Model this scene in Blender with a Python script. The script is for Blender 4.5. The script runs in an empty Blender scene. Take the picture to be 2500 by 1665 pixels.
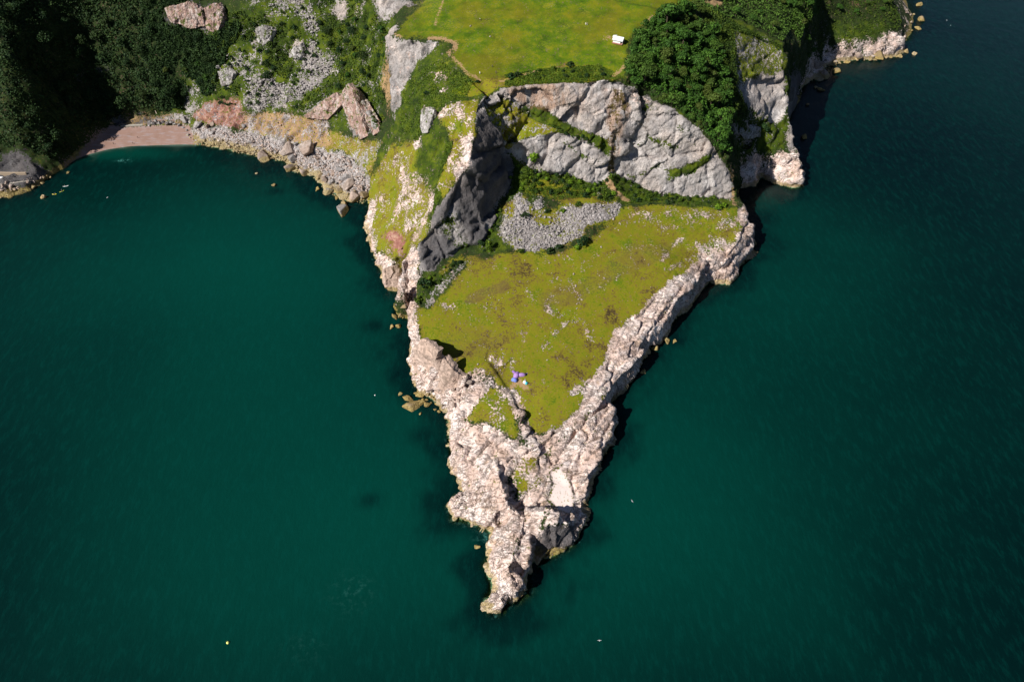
import bpy, math, random
import numpy as np
from mathutils import Vector, Matrix
from mathutils.geometry import delaunay_2d_cdt
from mathutils.bvhtree import BVHTree

sc = bpy.context.scene
# ---------------------------------------------------------------- camera
S = 1.9                      # metres per layout unit
H = 165.0 * S
PITCH = math.radians(50)
F = 1568.0                   # focal length in the 2354 px wide layout picture
cam_d = bpy.data.cameras.new('camera')
cam_d.sensor_width = 36.0
cam_d.lens = 36.0 * F / 2354.0
cam_d.clip_start = 1.0
cam_d.clip_end = 6000.0
cam = bpy.data.objects.new('camera', cam_d)
sc.collection.objects.link(cam)
cam.location = (0, 0, H)
cam.rotation_euler = (math.pi / 2 - PITCH, 0, 0)
sc.camera = cam
# ---------------------------------------------------------------- light
SUN_EL = math.radians(43)
SUN_TO = (-0.84, -0.54)      # horizontal direction towards the sun
w = bpy.data.worlds.new('World')
sc.world = w
w.use_nodes = True
nt = w.node_tree
bg = nt.nodes['Background']
sky = nt.nodes.new('ShaderNodeTexSky')
sky.sky_type = 'NISHITA'
sky.sun_disc = False
sky.air_density = 0.7
sky.dust_density = 0.3
sky.altitude = 1500
sky.sun_elevation = SUN_EL
sky.sun_rotation = math.atan2(SUN_TO[0], SUN_TO[1])
nt.links.new(sky.outputs['Color'], bg.inputs['Color'])
bg.inputs['Strength'].default_value = 0.05
sun_d = bpy.data.lights.new('sun', 'SUN')
sun_d.energy = 5.0
sun_d.angle = math.radians(0.5)
sun_d.color = (1.0, 0.955, 0.88)
sun = bpy.data.objects.new('sun', sun_d)
sc.collection.objects.link(sun)
sv = Vector((SUN_TO[0] * math.cos(SUN_EL), SUN_TO[1] * math.cos(SUN_EL), math.sin(SUN_EL))).normalized()
sun.rotation_euler = sv.to_track_quat('Z', 'Y').to_euler()
sc.view_settings.view_transform = 'Standard'
sc.view_settings.look = 'None'
sc.view_settings.exposure = 0.42
sc.view_settings.gamma = 1.0

random.seed(7)
rng = np.random.default_rng(11)
CP, SP = math.cos(PITCH), math.sin(PITCH)

def at(px, py, z):
    """layout pixel + height (layout units) -> world metres"""
    dx, dy = px - 1177.0, 784.0 - py
    d = (dx, F * CP + dy * SP, -F * SP + dy * CP)
    t = (z * S - H) / d[2]
    return (d[0] * t, d[1] * t, z * S)

def ray(px, py):
    dx, dy = px - 1177.0, 784.0 - py
    return Vector((dx, F * CP + dy * SP, -F * SP + dy * CP)).normalized()

# ---------------------------------------------------------------- noise
def _h(ix, iy, iz, seed):
    n = (ix * 374761393 + iy * 668265263 + iz * 2147483647 + seed * 1274126177) & 0xFFFFFFFF
    n = ((n ^ (n >> 13)) * 1103515245) & 0xFFFFFFFF
    n = ((n ^ (n >> 16)) * 2246822519) & 0xFFFFFFFF
    n = n ^ (n >> 15)
    return (n & 0xFFFFFF) / float(0xFFFFFF)

def vnoise(x, y, z, seed=0):
    fx, fy, fz = np.floor(x), np.floor(y), np.floor(z)
    ix, iy, iz = fx.astype(np.int64), fy.astype(np.int64), fz.astype(np.int64)
    u, v, w_ = x - fx, y - fy, z - fz
    u, v, w_ = [t * t * (3 - 2 * t) for t in (u, v, w_)]
    r = 0
    for a in (0, 1):
        for b in (0, 1):
            for c in (0, 1):
                r = r + _h(ix + a, iy + b, iz + c, seed) * (u if a else 1 - u) * (v if b else 1 - v) * (w_ if c else 1 - w_)
    return r

def fbm(x, y, z, octv=4, seed=0):
    r, amp, tot = 0, 1.0, 0
    for o in range(octv):
        r = r + amp * vnoise(x * 2 ** o, y * 2 ** o, z * 2 ** o, seed + o)
        tot += amp
        amp *= 0.55
    return r / tot - 0.5

def worley(x, y, z, seed=0):
    """F1, F2, id of nearest cell"""
    fx, fy, fz = np.floor(x).astype(np.int64), np.floor(y).astype(np.int64), np.floor(z).astype(np.int64)
    f1 = np.full(x.shape, 9.0); f2 = np.full(x.shape, 9.0); cid = np.zeros(x.shape); tl = np.zeros(x.shape)
    for a in (-1, 0, 1):
        for b in (-1, 0, 1):
            for c in (-1, 0, 1):
                ax, ay, az = fx + a, fy + b, fz + c
                qx = ax + _h(ax, ay, az, seed); qy = ay + _h(ax, ay, az, seed + 1); qz = az + _h(ax, ay, az, seed + 2)
                d = np.sqrt((qx - x) ** 2 + (qy - y) ** 2 + (qz - z) ** 2)
                near = d < f1
                f2 = np.where(near, f1, np.minimum(f2, d))
                cid = np.where(near, _h(ax, ay, az, seed + 3), cid)
                tl = np.where(near, (_h(ax, ay, az, seed + 4) - .5) * (x - qx) + (_h(ax, ay, az, seed + 5) - .5) * (y - qy) + (_h(ax, ay, az, seed + 6) - .5) * (z - qz), tl)
                f1 = np.where(near, d, f1)
    return f1, f2, cid, tl

def sstep(a, b, x):
    t = np.clip((x - a) / (b - a), 0, 1)
    return t * t * (3 - 2 * t)
# ---------------------------------------------------------------- relief: breaklines (px, py, height)
OUT = [(-60,470,0),(0,455,0),(40,447,0),(75,435,0),(110,412,0),(150,386,0),(165,372,0),(200,358,0),(250,345,0),(300,338,0),
 (360,336,0),(420,334,0),(460,335,0),(500,342,0),(560,356,0),(600,365,0),(650,372,0),(660,386,0),(690,402,0),(715,402,0),
 (740,430,0),(770,455,0),(800,465,0),(835,468,0),(848,458,0),(843,480,0),(840,520,0),(848,560,0),(862,600,0),(876,625,0),
 (882,650,0),(895,670,0),(913,673,0),(915,645,0),(925,640,0),(930,665,0),(938,700,0),(948,742,0),(945,780,0),(942,810,0),
 (948,850,0),(958,885,0),(972,906,0),(998,922,0),(1012,938,0),(1025,957,0),(1030,980,0),(1028,1010,0),(1032,1050,0),(1045,1085,0),
 (1058,1120,0),(1066,1134,0),(1042,1145,0),(1030,1160,0),(1037,1190,0),(1045,1200,0),(1070,1203,0),(1088,1204,0),(1100,1215,0),
 (1115,1223,0),(1138,1220,0),(1150,1206,0),(1130,1228,0),(1122,1250,0),(1117,1272,0),(1110,1298,0),(1116,1325,0),(1124,1350,0),
 (1113,1368,0),(1110,1395,0),(1125,1412,0),(1155,1413,0),(1166,1405,0),(1170,1392,0),(1195,1384,0),(1220,1364,0),(1224,1345,0),
 (1215,1325,1),(1220,1300,0),(1226,1285,0),(1241,1298,0),(1282,1278,0),(1319,1255,0),(1330,1235,0),
 (1334,1212,2),(1340,1180,3),(1346,1150,3),(1353,1120,3.2),(1366,1080,3.6),(1381,1040,4.2),(1405,1003,5),(1414,970,5.4),(1413,938,5.8),
 (1400,905,7),(1432,862,7),(1453,842,7),(1478,806,6.6),(1476,790,7.6),(1500,765,7.4),(1527,742,6.6),(1543,726,7),(1547,706,8.4),
 (1564,690,8),(1590,667,8),(1607,641,8.4),(1618,628,7.5),(1630,632,5),(1637,645,1.5),(1651,653,0),(1678,657,0),(1692,640,0),(1698,612,3),
 (1708,592,4),(1737,558,5),(1733,535,8),(1736,513,9),(1722,506,10),(1718,488,10.5),(1712,465,10.8),(1700,445,11),(1690,425,10),
 (1700,418,3),(1712,430,0),(1739,427,0),(1749,409,0),(1765,413,0),(1792,427,0),(1819,435,0),(1846,428,0),(1852,410,4),(1848,380,8),
 (1837,350,11),(1827,313,14),(1814,249,24),(1813,225,26),(1822,215,15),(1842,205,4),(1850,190,0),(1862,186,0),(1880,192,0),(1903,178,0),(1909,153,0),(1930,146,0),(1977,138,0),
 (2011,141,0),(2031,134,0),(2065,133,0),(2075,121,0),(2078,97,4),(2080,80,4),(2098,77,0),(2106,44,0),(2093,7,0),(2086,-30,0),(2080,-80,0)]
LINES = [
 # quarry rim from the ridge top round to the right end
 [(1100,246,49),(1120,219,49.5),(1153,203,50),(1238,194,50),(1315,192,50),(1389,187,50),(1439,198,48.5),(1483,215,45),(1507,232,43.5),
  (1554,256,41),(1601,293,36.5),(1638,340,30),(1658,370,25),(1678,412,18),(1688,428,12)],
 # ledge
 [(1125,240,46),(1150,262,43),(1224,270,40),(1290,298,37.5),(1372,322,34),(1405,340,31),(1420,290,37),(1445,235,43)],
 [(1163,330,34.5),(1200,322,35.2),(1251,314,36),(1291,306,36.6),(1340,325,34),(1372,334,32.5),(1405,352,29)],
 # foot of quarry faces
 [(1163,342,31),(1197,378,27),(1240,395,25),(1280,405,23.5),(1315,408,22.5),(1372,424,20),(1400,400,23),(1418,400,21.5),(1459,418,17.5),(1507,442,14.5),(1591,451,13.3),(1641,452,13),(1680,455,12)],
 [(1405,360,28),(1402,385,24.5)],
 # ridge crest
 [(1100,246,49),(1092,293,45.5),(1090,320,43.5),(1086,353,41),(1072,387,38),(1050,424,34),(1025,455,31),(1008,482,28.5),(996,515,25),(982,538,22.5),
  (962,558,20.5),(935,580,18.5),(918,602,17),(920,632,15.5),(930,662,14.5),(940,690,13),(946,715,12.5),(955,742,12)],
 # foot of shaded east wall
 [(1163,342,31),(1182,405,24.5),(1165,440,22),(1150,470,20),(1137,504,18.5),(1120,540,17),(1100,560,16.2),(1060,575,16),(1020,600,15.5),(1008,622,15),(985,628,15),(965,640,14.8),(957,690,13),(962,705,12.6)],
 # plateau west rim
 [(955,742,12),(958,770,11.5),(968,786,11.5)],
 # leaning slabs over the west shore
 [(966,790,12.5,11.2),(975,785,14.5,10.8),(988,795,16.4,10.6),(1007,808,17.2,10.4),(1012,830,12.6,10),(1019,822,16.6,10),(1035,841,14,9.6),(1050,856,12,9.6),(1066,868,10,9.6)],
 
 [(985,779,11.5),(1003,795,11.3),(1030,815,11),(1055,840,10.6)],
 [(951,815,4),(962,862,5),(984,888,4),(1004,903,3.5),(1022,928,3),(1035,945,4)],
 # step wall down the nose
 [(1118,824,10.5),(1135,850,10.8),(1158,885,10.3),(1178,915,9.4),(1196,945,9.2),(1208,975,8.8),(1220,1000,7.8),(1236,1030,6.6)],
 [(1121,824,10.45),(1138,849,10),(1161,884,9.6),(1183,912,8.6),(1202,942,7.6),(1214,973,7),(1226,998,6.6),(1242,1026,6)],
 # west side of the nose
 [(1066,868,10),(1085,885,9.2),(1060,910,8),(1046,935,7),(1042,970,5.5),(1040,1010,4.6),(1048,1050,4.2),(1068,1085,3.8),(1085,1110,3.8),(1088,1130,4)],
 [(1040,1150,3.5),(1050,1140,4.2),(1085,1135,4.8),(1120,1140,6)],
 [(1042,1175,2.8),(1060,1188,2.8),(1090,1190,3),(1115,1205,2.8),(1140,1208,3)],
 # ridge beside the bowl
 [(1130,1040,6.5),(1145,1080,7.4),(1156,1110,8),(1164,1145,8),(1182,1172,7.6),(1205,1183,7.4),(1232,1174,8.6),(1252,1164,9.6),(1271,1166,10.4),(1290,1186,8.4),(1312,1194,6),(1332,1203,3.2)],
 [(1161,1104,5.4),(1169,1120,4),(1178,1148,3.6),(1192,1167,3.4),(1215,1176,3.2),(1240,1168,3.6),(1264,1166,3.4),(1290,1180,3.1),(1315,1186,3)],
 # cliff under the right hand block
 [(1234,1216,7.4),(1252,1204,8.8),(1275,1197,9.4),(1300,1198,8),(1324,1210,4.6)],
 [(1230,1222,5.4),(1230,1245,2.4),(1227,1264,1)],[(1238,1292,1),(1282,1270,1.4),(1318,1248,1.4)],
 # spine to the tip
 [(1205,1183,6.8),(1200,1215,7),(1188,1245,7.4),(1175,1275,8.2),(1168,1297,8.4),(1180,1322,7.6),(1192,1340,6.2),(1203,1352,4.4),(1214,1356,2.4)],
 [(1150,1225,4),(1136,1250,3.6),(1130,1290,3.2),(1137,1320,3),(1143,1345,3.6)],
 [(1219,1236,6.8),(1222,1262,6.6),(1219,1288,6.4),(1206,1297,5.4)],[(1173,1296,3.6),(1186,1312,2),(1203,1332,.8),(1213,1344,.4)],
 [(1143,1345,3.6),(1130,1362,3.4),(1135,1375,4),(1155,1372,4.4),(1164,1362,4)],[(1118,1385,1.5),(1130,1398,1.6),(1155,1398,1.6)],
 # east rim of plateau
 [(1300,1120,3.4),(1320,1060,4.6),(1352,1000,6.8),(1372,935,7.6),(1385,880,8.2),(1422,812,9),(1445,765,9.4),(1505,712,10.2),(1560,665,10.6),(1600,620,10),(1628,596,9.2),
  (1665,600,8),(1690,570,9),(1705,540,10.4),(1712,512,10.8),(1705,480,11.4),(1695,455,12)],
 [(1650,632,3.4),(1675,632,3.8)],[(1658,617,6),(1685,614,5.5)],
 # west foreshore cliff of the ridge
 [(853,465,4),(850,520,3.5),(857,560,3.5),(872,597,4),(890,612,4)],
 [(905,596,8),(912,602,12)],
 [(870,430,9),(868,480,8),(872,530,7.5),(890,560,9)],
 # west gully wall
 [(888,94,49.5),(901,76,52.5),(931,91,53),(982,94,53),(1014,101,53)],
 [(888,94,49.5),(893,145,44.5),(903,202,38.5),(906,250,33),(908,300,28)],
 [(1014,101,53),(968,136,48),(948,160,44.5),(922,215,38),(911,259,33)],
 [(880,90,38),(884,150,34),(893,205,31),(895,255,27),(895,300,24)],
 # top of the right hill and its silhouette
 [(1675,37,49),(1742,74,45),(1799,104,41),(1809,168,33),(1814,249,24)],
 [(1806,94,40.5),(1822,98,37),(1840,106,31),(1852,130,18),(1856,165,8),(1853,188,.5)],
 # right promontory
 [(1708,366,9),(1749,346,11),(1792,353,10.5),(1843,365,9.5)],[(1700,345,16),(1740,320,16),(1790,325,14),(1826,325,13)],
 # far headland
 [(1876,116,6),(1910,97,8),(1944,97,8),(2011,91,8),(2045,74,8.5),(2075,86,6)],
 [(1880,150,2.5),(1910,135,2),(1980,125,2.5),(2060,118,2)],
 # beach back
 [(170,350,1.2),(215,322,1.6),(245,297,2),(310,295,2),(380,292,2),(430,292,2)],
 [(240,284,3.2),(262,272,4),(340,268,4),(415,262,4.5),(440,268,4)],
 # left headland
 [(0,398,3.4),(62,398,3.4),(68,414,3.2),(0,424,3.2)],
 # fin
 [(795,192,26),(830,236,22.5),(872,296,18.5)],[(776,224,18.8),(795,270,14),(843,321,13)],[(805,190,23.5),(845,235,19.5),(885,290,17)],
]
PTS = [(0,0,48),(100,0,43),(200,0,39),(300,0,39),(400,0,40),(500,0,40),(600,0,42),(700,0,42.5),(800,0,43),(880,20,46),(930,40,52),(960,20,54),(1025,0,56),
 (0,100,43),(100,100,33),(200,100,26),(300,100,26.5),(400,100,27),(500,100,27),(600,100,29),(700,100,30),(800,100,32),(860,100,36),(870,160,30),
 (0,200,30),(100,200,22),(200,200,13.5),(300,200,16),(400,200,13),(500,200,14),(600,200,17),(700,200,19),(800,215,20.5),(860,240,20.5),(880,300,20),
 (0,300,14),(100,300,13),(130,300,11),(135,270,14.5),(140,240,18),(175,300,7),(200,268,9),(240,255,5.6),(320,245,6),(420,235,6),(480,270,5),(560,285,6),(600,335,2.2),(620,270,9),(680,330,4.5),(700,290,9),(740,330,7),(760,290,11),
 (760,380,3.5),(800,350,8.5),(820,400,5),(840,370,10),(500,325,1),(560,340,1.2),(640,355,1.5),(700,380,1.8),(740,410,1.2),(790,445,1),(830,440,3),
 (20,350,8),(60,362,7),(85,390,4.5),(110,395,1.6),(30,380,4.8),(0,440,1.2),(60,430,1),
 (1250,100,53.5),(1100,60,54.5),(1100,170,51),(1020,110,53),(1040,150,51),(1080,185,50.5),(1050,200,49.5),(1180,170,51),(1180,10,57),(1300,0,58),(1400,0,58),(1420,95,54.5),(1350,150,52),(1440,180,50.5),(1500,20,58),(1560,30,56),
 (1000,200,47),(960,230,43),(1040,240,47.5),(990,258,43),(960,290,38),(940,340,32),(1000,320,40.5),(1050,300,44),(985,380,33.5),(1030,400,36),(940,400,26.5),(900,360,21),(905,420,18),(880,400,13),
 (950,460,22.5),(1000,440,30),(920,500,15.5),(960,520,20),(900,470,13),(860,420,8),(900,540,11),(940,560,16.5),
 (1450,130,53),(1500,200,47),(1560,120,51.5),(1600,200,44),(1560,230,43.5),(1640,100,49),(1620,280,38),(1650,330,31),(1680,250,36),(1690,200,39),(1690,130,44),(1700,80,47),(1690,400,18),(1690,360,22),(1670,330,29),
 (1750,170,36),(1760,250,25.5),(1720,300,22),(1790,300,16.5),(1720,220,33),(1790,200,30),
 (1790,30,42),(1850,60,34),(1870,0,34),(1830,0,38),(1950,0,19),(2040,0,16),(1920,60,12.5),(2000,60,11),(2070,40,8),(1868,118,17),
 (1200,440,22),(1260,440,20.5),(1350,450,18.5),(1430,470,15),(1160,520,18),(1250,520,16.5),(1320,560,15),(1400,530,14.5),(1150,565,15.6),(1230,590,14.6),(1300,595,14.2),
 (1100,600,15),(1200,650,13.6),(1350,650,13),(1500,550,13),(1620,500,12.6),(1550,620,12),(1050,650,14),(1000,700,13),(1000,760,12),(1100,720,12.6),(1250,720,12.4),(1400,700,11.6),(1080,790,11.4),(1200,820,10.6),(1300,800,10.6),(1380,780,10),
 (1250,880,9.6),(1190,860,10),(1300,900,9),(1250,960,7.6),(1246,1003,6.8),(1300,980,7),(1100,850,10.4),(1120,900,9.8),(1090,940,8.6),(1140,960,8.6),(1100,1000,6.8),(1160,1010,7.8),(1080,1050,5.4),(1200,1040,6.6),(1250,1060,5.4),(1180,1080,5.6),(1230,1120,4.2),(1280,1100,3.6),(1210,1150,3.8),(1120,1100,5.6),(1100,1165,4.4),(1150,1180,6),(1170,1210,6)]
WPTS = [(-215,212,6),(-232,225,30),(-255,236,40),(-250,262,46),(-300,215,28),(-300,260,60),(-400,300,60),(-420,240,20),(-200,300,66),(-120,320,62),(-60,320,60),(0,290,60),(60,290,60),(100,300,50),(140,330,32),(175,360,22),(165,395,16),  # first points: unseen hill off the left edge, shaped to shade the cove
 (-420,420,70),(-100,460,70),(60,460,64),(140,460,30),(-420,200,-8),(-260,195,-4),(-230,203,0)]

def build_tin():
    vs, es = [], []
    def add(p):
        vs.append(p); return len(vs) - 1
    out = [at(*p) for p in OUT]
    ids = [add(p) for p in out]
    es += list(zip(ids[:-1], ids[1:]))
    o2 = np.array([(p[0], p[1]) for p in out])
    def dist_out(q):
        a, b = o2[:-1], o2[1:]
        ab = b - a; t = np.clip(((q - a) * ab).sum(1) / ((ab ** 2).sum(1) + 1e-9), 0, 1)
        return np.sqrt(((a + ab * t[:, None] - q) ** 2).sum(1)).min()
    land = np.vstack([o2, [(560, 900), (-900, 900), (-900, 380)]])
    for lvl, (off, zz) in enumerate([(1.2, -1.6), (6, -6), (22, -13)]):
        for i in range(0, len(out) - 1):
            a, b = o2[i], o2[i + 1]
            d = b - a; L = np.hypot(*d)
            if L < .5: continue
            n = np.array((d[1], -d[0])) / L
            k = max(1, int(L / (4 if lvl == 0 else 10)))
            for j in range(k):
                t = (j + .5) / k
                zt = out[i][2] * (1 - t) + out[i + 1][2] * t
                o = (off + (.09 * zt if lvl < 1 else 0)) * S
                if lvl == 0: o = (0.5 + .05 * zt) * S
                q = a + d * t + n * o
                if dist_out(q) > o * .9 and not inpoly(land, q[None, 0], q[None, 1])[0]:
                    add((q[0], q[1], zz * S))
    for ln in LINES:
        k = [add(at(*p[:3]) if len(p) == 3 else at(*p[:3])[:2] + (p[3] * S,)) for p in ln]
        es.extend(zip(k[:-1], k[1:]))
    for p in PTS: add(at(*p))
    for p in WPTS: add((p[0] * S, p[1] * S, p[2] * S))
    for p in [(300,360,-.5),(220,372,-.5),(400,352,-.6),(300,400,-2.4),(200,400,-2.2),(400,385,-2.4),(520,380,-1.2),(600,395,-1.5)]: add(at(*p))
    for x in range(-420, 421, 60):
        add((x * S, 0, -16 * S)); add((x * S, 30 * S, -16 * S))
    for y in range(60, 190, 40):
        add((-420 * S, y * S, -16 * S)); add((-150 * S, y * S, -14 * S)); add((150 * S, y * S, -16 * S)); add((-90 * S, y * S, -12 * S))
    for y in range(60, 470, 50):
        add((420 * S, y * S, -16 * S)); add((280 * S, y * S, -16 * S))
    r = delaunay_2d_cdt([Vector((v[0], v[1])) for v in vs], es, [], 0, 0.05, True)
    V = r[0]; orig = r[3]; tris = r[2]
    zs = [None] * len(V)
    for i, o in enumerate(orig):
        if o: zs[i] = max(vs[k][2] for k in o)
    ea = np.array([(vs[a][0], vs[a][1], vs[a][2], vs[b][0], vs[b][1], vs[b][2]) for a, b in es])
    for i, v in enumerate(V):            # where two breaklines cross, take the height of the higher one
        if zs[i] is None:
            ax, ay, bx_, by_ = ea[:, 0], ea[:, 1], ea[:, 3], ea[:, 4]
            t = np.clip(((v.x - ax) * (bx_ - ax) + (v.y - ay) * (by_ - ay)) / ((bx_ - ax) ** 2 + (by_ - ay) ** 2 + 1e-9), 0, 1)
            d = np.hypot(ax + t * (bx_ - ax) - v.x, ay + t * (by_ - ay) - v.y)
            k = d < .12
            if k.any(): zs[i] = float((ea[:, 2] * (1 - t) + ea[:, 5] * t)[k].max())
    nb = {}
    for e in r[1]:
        nb.setdefault(e[0], []).append(e[1]); nb.setdefault(e[1], []).append(e[0])
    for i in range(len(V)):
        if zs[i] is None:
            c = [zs[k] for k in nb.get(i, []) if zs[k] is not None]
            zs[i] = sum(c) / len(c) if c else 0
    return [(v.x, v.y, z) for v, z in zip(V, zs)], tris

def inpoly(poly, x, y):
    c = np.zeros(x.shape, bool)
    n = len(poly)
    for i in range(n):
        x1, y1 = poly[i]; x2, y2 = poly[(i + 1) % n]
        if y1 == y2: continue
        m = ((y1 > y) != (y2 > y)) & (x < (x2 - x1) * (y - y1) / (y2 - y1) + x1)
        c ^= m
    return c

TV, TT = build_tin()
tri = []
for t in TT:
    for k in range(1, len(t) - 1): tri.append((t[0], t[k], t[k + 1]))
def axis(spans):
    a = []
    for s, e, d in spans:
        n = max(1, round((e - s) / d)); a += [s + (e - s) * i / n for i in range(n)]
    a.append(spans[-1][1]); return np.array(a) * S
GX = axis([(-400,-205,4),(-205,-60,.75),(-60,-35,.42),(-35,75,.3),(75,130,.45),(130,195,.9),(195,400,6)])
GY = axis([(40,110,.3),(110,124,.2),(124,190,.3),(190,207,.13),(207,262,.42),(262,335,.75),(335,450,4)])
NX, NY = len(GX), len(GY)
Z = np.full((NY, NX), -16.0 * S)
P3 = np.array(TV)
for a, b, c in tri:
    pa, pb, pc = P3[a], P3[b], P3[c]
    x0, x1 = min(pa[0], pb[0], pc[0]), max(pa[0], pb[0], pc[0])
    y0, y1 = min(pa[1], pb[1], pc[1]), max(pa[1], pb[1], pc[1])
    i0, i1 = np.searchsorted(GX, x0), np.searchsorted(GX, x1, 'right')
    j0, j1 = np.searchsorted(GY, y0), np.searchsorted(GY, y1, 'right')
    if i0 >= i1 or j0 >= j1: continue
    XX, YY = np.meshgrid(GX[i0:i1], GY[j0:j1])
    det = (pb[1] - pc[1]) * (pa[0] - pc[0]) + (pc[0] - pb[0]) * (pa[1] - pc[1])
    if abs(det) < 1e-9: continue
    l1 = ((pb[1] - pc[1]) * (XX - pc[0]) + (pc[0] - pb[0]) * (YY - pc[1])) / det
    l2 = ((pc[1] - pa[1]) * (XX - pc[0]) + (pa[0] - pc[0]) * (YY - pc[1])) / det
    l3 = 1 - l1 - l2
    m = (l1 > -1e-6) & (l2 > -1e-6) & (l3 > -1e-6)
    Z[j0:j1, i0:i1][m] = (l1 * pa[2] + l2 * pb[2] + l3 * pc[2])[m]
XX, YY = np.meshgrid(GX, GY)
def blur(A, n=1):
    for _ in range(n):
        P = np.pad(A, 1, mode='edge')
        A = (P[:-2, 1:-1] + P[2:, 1:-1] + P[1:-1, :-2] + P[1:-1, 2:] + 2 * A) / 6
    return A
Z = blur(Z, 3)
# soften the facets of the wooded hillsides
Zs = blur(Z, 45)
wv_ = sstep(-45 * S, -75 * S, XX) * sstep(9 * S, 15 * S, Z) * sstep(232 * S, 240 * S, YY)
Z = Z * (1 - wv_) + Zs * wv_
bvh = BVHTree.FromPolygons([Vector(p) for p in TV], tri)
def hit(px, py):
    """layout pixel -> first point of the relief or the sea"""
    d = ray(px, py)
    r = bvh.ray_cast(Vector((0, 0, H)), d)
    if r[0] is None or r[0].z < 0:
        t = -H / d.z
        return Vector((0, 0, H)) + d * t
    return r[0]
def ground(x, y):
    i = int(np.clip(np.searchsorted(GX, x) - 1, 0, NX - 2)); j = int(np.clip(np.searchsorted(GY, y) - 1, 0, NY - 2))
    u = (x - GX[i]) / (GX[i + 1] - GX[i]); v = (y - GY[j]) / (GY[j + 1] - GY[j])
    return float((Z[j, i] * (1 - u) + Z[j, i + 1] * u) * (1 - v) + (Z[j + 1, i] * (1 - u) + Z[j + 1, i + 1] * u) * v)
# ---------------------------------------------------------------- what covers the ground, traced patch by patch
NM = ['meadow','turf','lush','scrub','pink','grey','scree','red','sand','path','brown','pale']
M = {k: np.zeros((NY, NX), np.float32) for k in NM}
M['scrub'][:] = 1
GROUND4 = ('meadow','turf','lush','scrub')
_gy, _gx = np.gradient(Z, GY, GX)
_w = 7 / (1 + _gx ** 2 + _gy ** 2)       # less wandering on steep faces
wx = XX + fbm(XX / 9, YY / 9, Z / 9, 3, 50) * _w
wy = YY + fbm(XX / 9, YY / 9, Z / 9, 3, 60) * _w
def world_poly(pl):
    out = []
    n = len(pl)
    for i in range(n):                    # resample the edges so that they follow the relief
        a, b = pl[i], pl[(i + 1) % n]
        k = max(1, int(math.hypot(a[0] - b[0], a[1] - b[1]) / 25))
        for j in range(k):
            h = hit(a[0] + (b[0] - a[0]) * j / k, a[1] + (b[1] - a[1]) * j / k)
            out.append((h.x, h.y))
    return out
def put(sel, kw):
    for k, v in kw.items():
        if k in GROUND4:
            for g in GROUND4: M[g][sel] = 0
            M[k][sel] = 1
        elif k == 'bare':
            for g in NM[4:]: M[g][sel] = 0
        else:
            M[k][sel] = v
def poly(pl, **kw):
    wp = np.array(world_poly(pl))
    x0, y0 = wp.min(0) - 8; x1, y1 = wp.max(0) + 8
    i0, i1 = np.searchsorted(GX, x0), np.searchsorted(GX, x1); j0, j1 = np.searchsorted(GY, y0), np.searchsorted(GY, y1)
    sel = np.zeros((NY, NX), bool)
    sel[j0:j1, i0:i1] = inpoly(wp, wx[j0:j1, i0:i1], wy[j0:j1, i0:i1])
    put(sel, kw)
def line(pl, width, **kw):
    wp = [hit(*p) for p in pl]
    f = []
    for a, b in zip(wp[:-1], wp[1:]):
        x0, x1 = min(a.x, b.x) - 6, max(a.x, b.x) + 6; y0, y1 = min(a.y, b.y) - 6, max(a.y, b.y) + 6
        i0, i1 = np.searchsorted(GX, x0), np.searchsorted(GX, x1); j0, j1 = np.searchsorted(GY, y0), np.searchsorted(GY, y1)
        x = XX[j0:j1, i0:i1] + (wx - XX)[j0:j1, i0:i1] * .35; y = YY[j0:j1, i0:i1] + (wy - YY)[j0:j1, i0:i1] * .35
        dx, dy = b.x - a.x, b.y - a.y
        t = np.clip(((x - a.x) * dx + (y - a.y) * dy) / (dx * dx + dy * dy + 1e-6), 0, 1)
        d = np.hypot(a.x + t * dx - x, a.y + t * dy - y)
        sel = np.zeros((NY, NX), bool); sel[j0:j1, i0:i1] = d < width / 2
        put(sel, kw)
# left hillside and cove
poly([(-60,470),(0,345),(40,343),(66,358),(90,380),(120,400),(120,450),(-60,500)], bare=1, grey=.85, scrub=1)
poly([(330,300),(380,255),(440,200),(430,120),(480,60),(560,0),(700,-40),(900,-40),(900,80),(880,200),(880,300),(700,300),(600,260),(470,280),(440,300)], lush=1, grey=.20)
poly([(372,20),(430,5),(508,10),(514,50),(492,78),(430,60),(380,55)], grey=.72, red=.25)
poly([(200,150),(262,140),(252,180),(215,172)], grey=.45)
poly([(160,172),(208,178),(205,190),(165,186)], grey=.6)
poly([(560,-20),(700,-20),(690,40),(640,45),(600,20),(566,30)], scree=.5)
poly([(693,8),(722,20),(735,66),(728,110),(768,135),(760,170),(728,204),(690,206),(676,168),(702,130),(706,80),(690,40)], scree=.6)
poly([(565,196),(600,180),(650,190),(700,200),(725,206),(680,232),(640,252),(590,255),(555,240)], scree=.62)
poly([(586,64),(624,72),(618,100),(590,100)], grey=.95)
poly([(520,118),(560,108),(590,130),(640,190),(560,196),(540,170)], scree=.45, grey=.3)
poly([(662,130),(680,104),(694,108),(690,138)], grey=.95)
poly([(425,205),(450,195),(470,250),(440,262),(420,250)], grey=.5)
poly([(500,160),(535,165),(530,200),(505,195)], grey=.7)
poly([(850,-20),(920,-10),(960,10),(920,20),(905,42),(884,40),(862,14)], bare=1, lush=1, grey=.95)
poly([(763,6),(796,12),(800,42),(780,42)], grey=.7)
poly([(700,268),(735,238),(777,214),(786,240),(770,262),(752,274)], bare=1, grey=.85)
poly([(776,222),(800,196),(806,205),(846,312),(826,320),(796,262)], bare=1, grey=.9, red=.35)
poly([(806,196),(830,215),(872,290),(866,312),(845,300),(822,240)], bare=1, grey=.7, red=.45)
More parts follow.
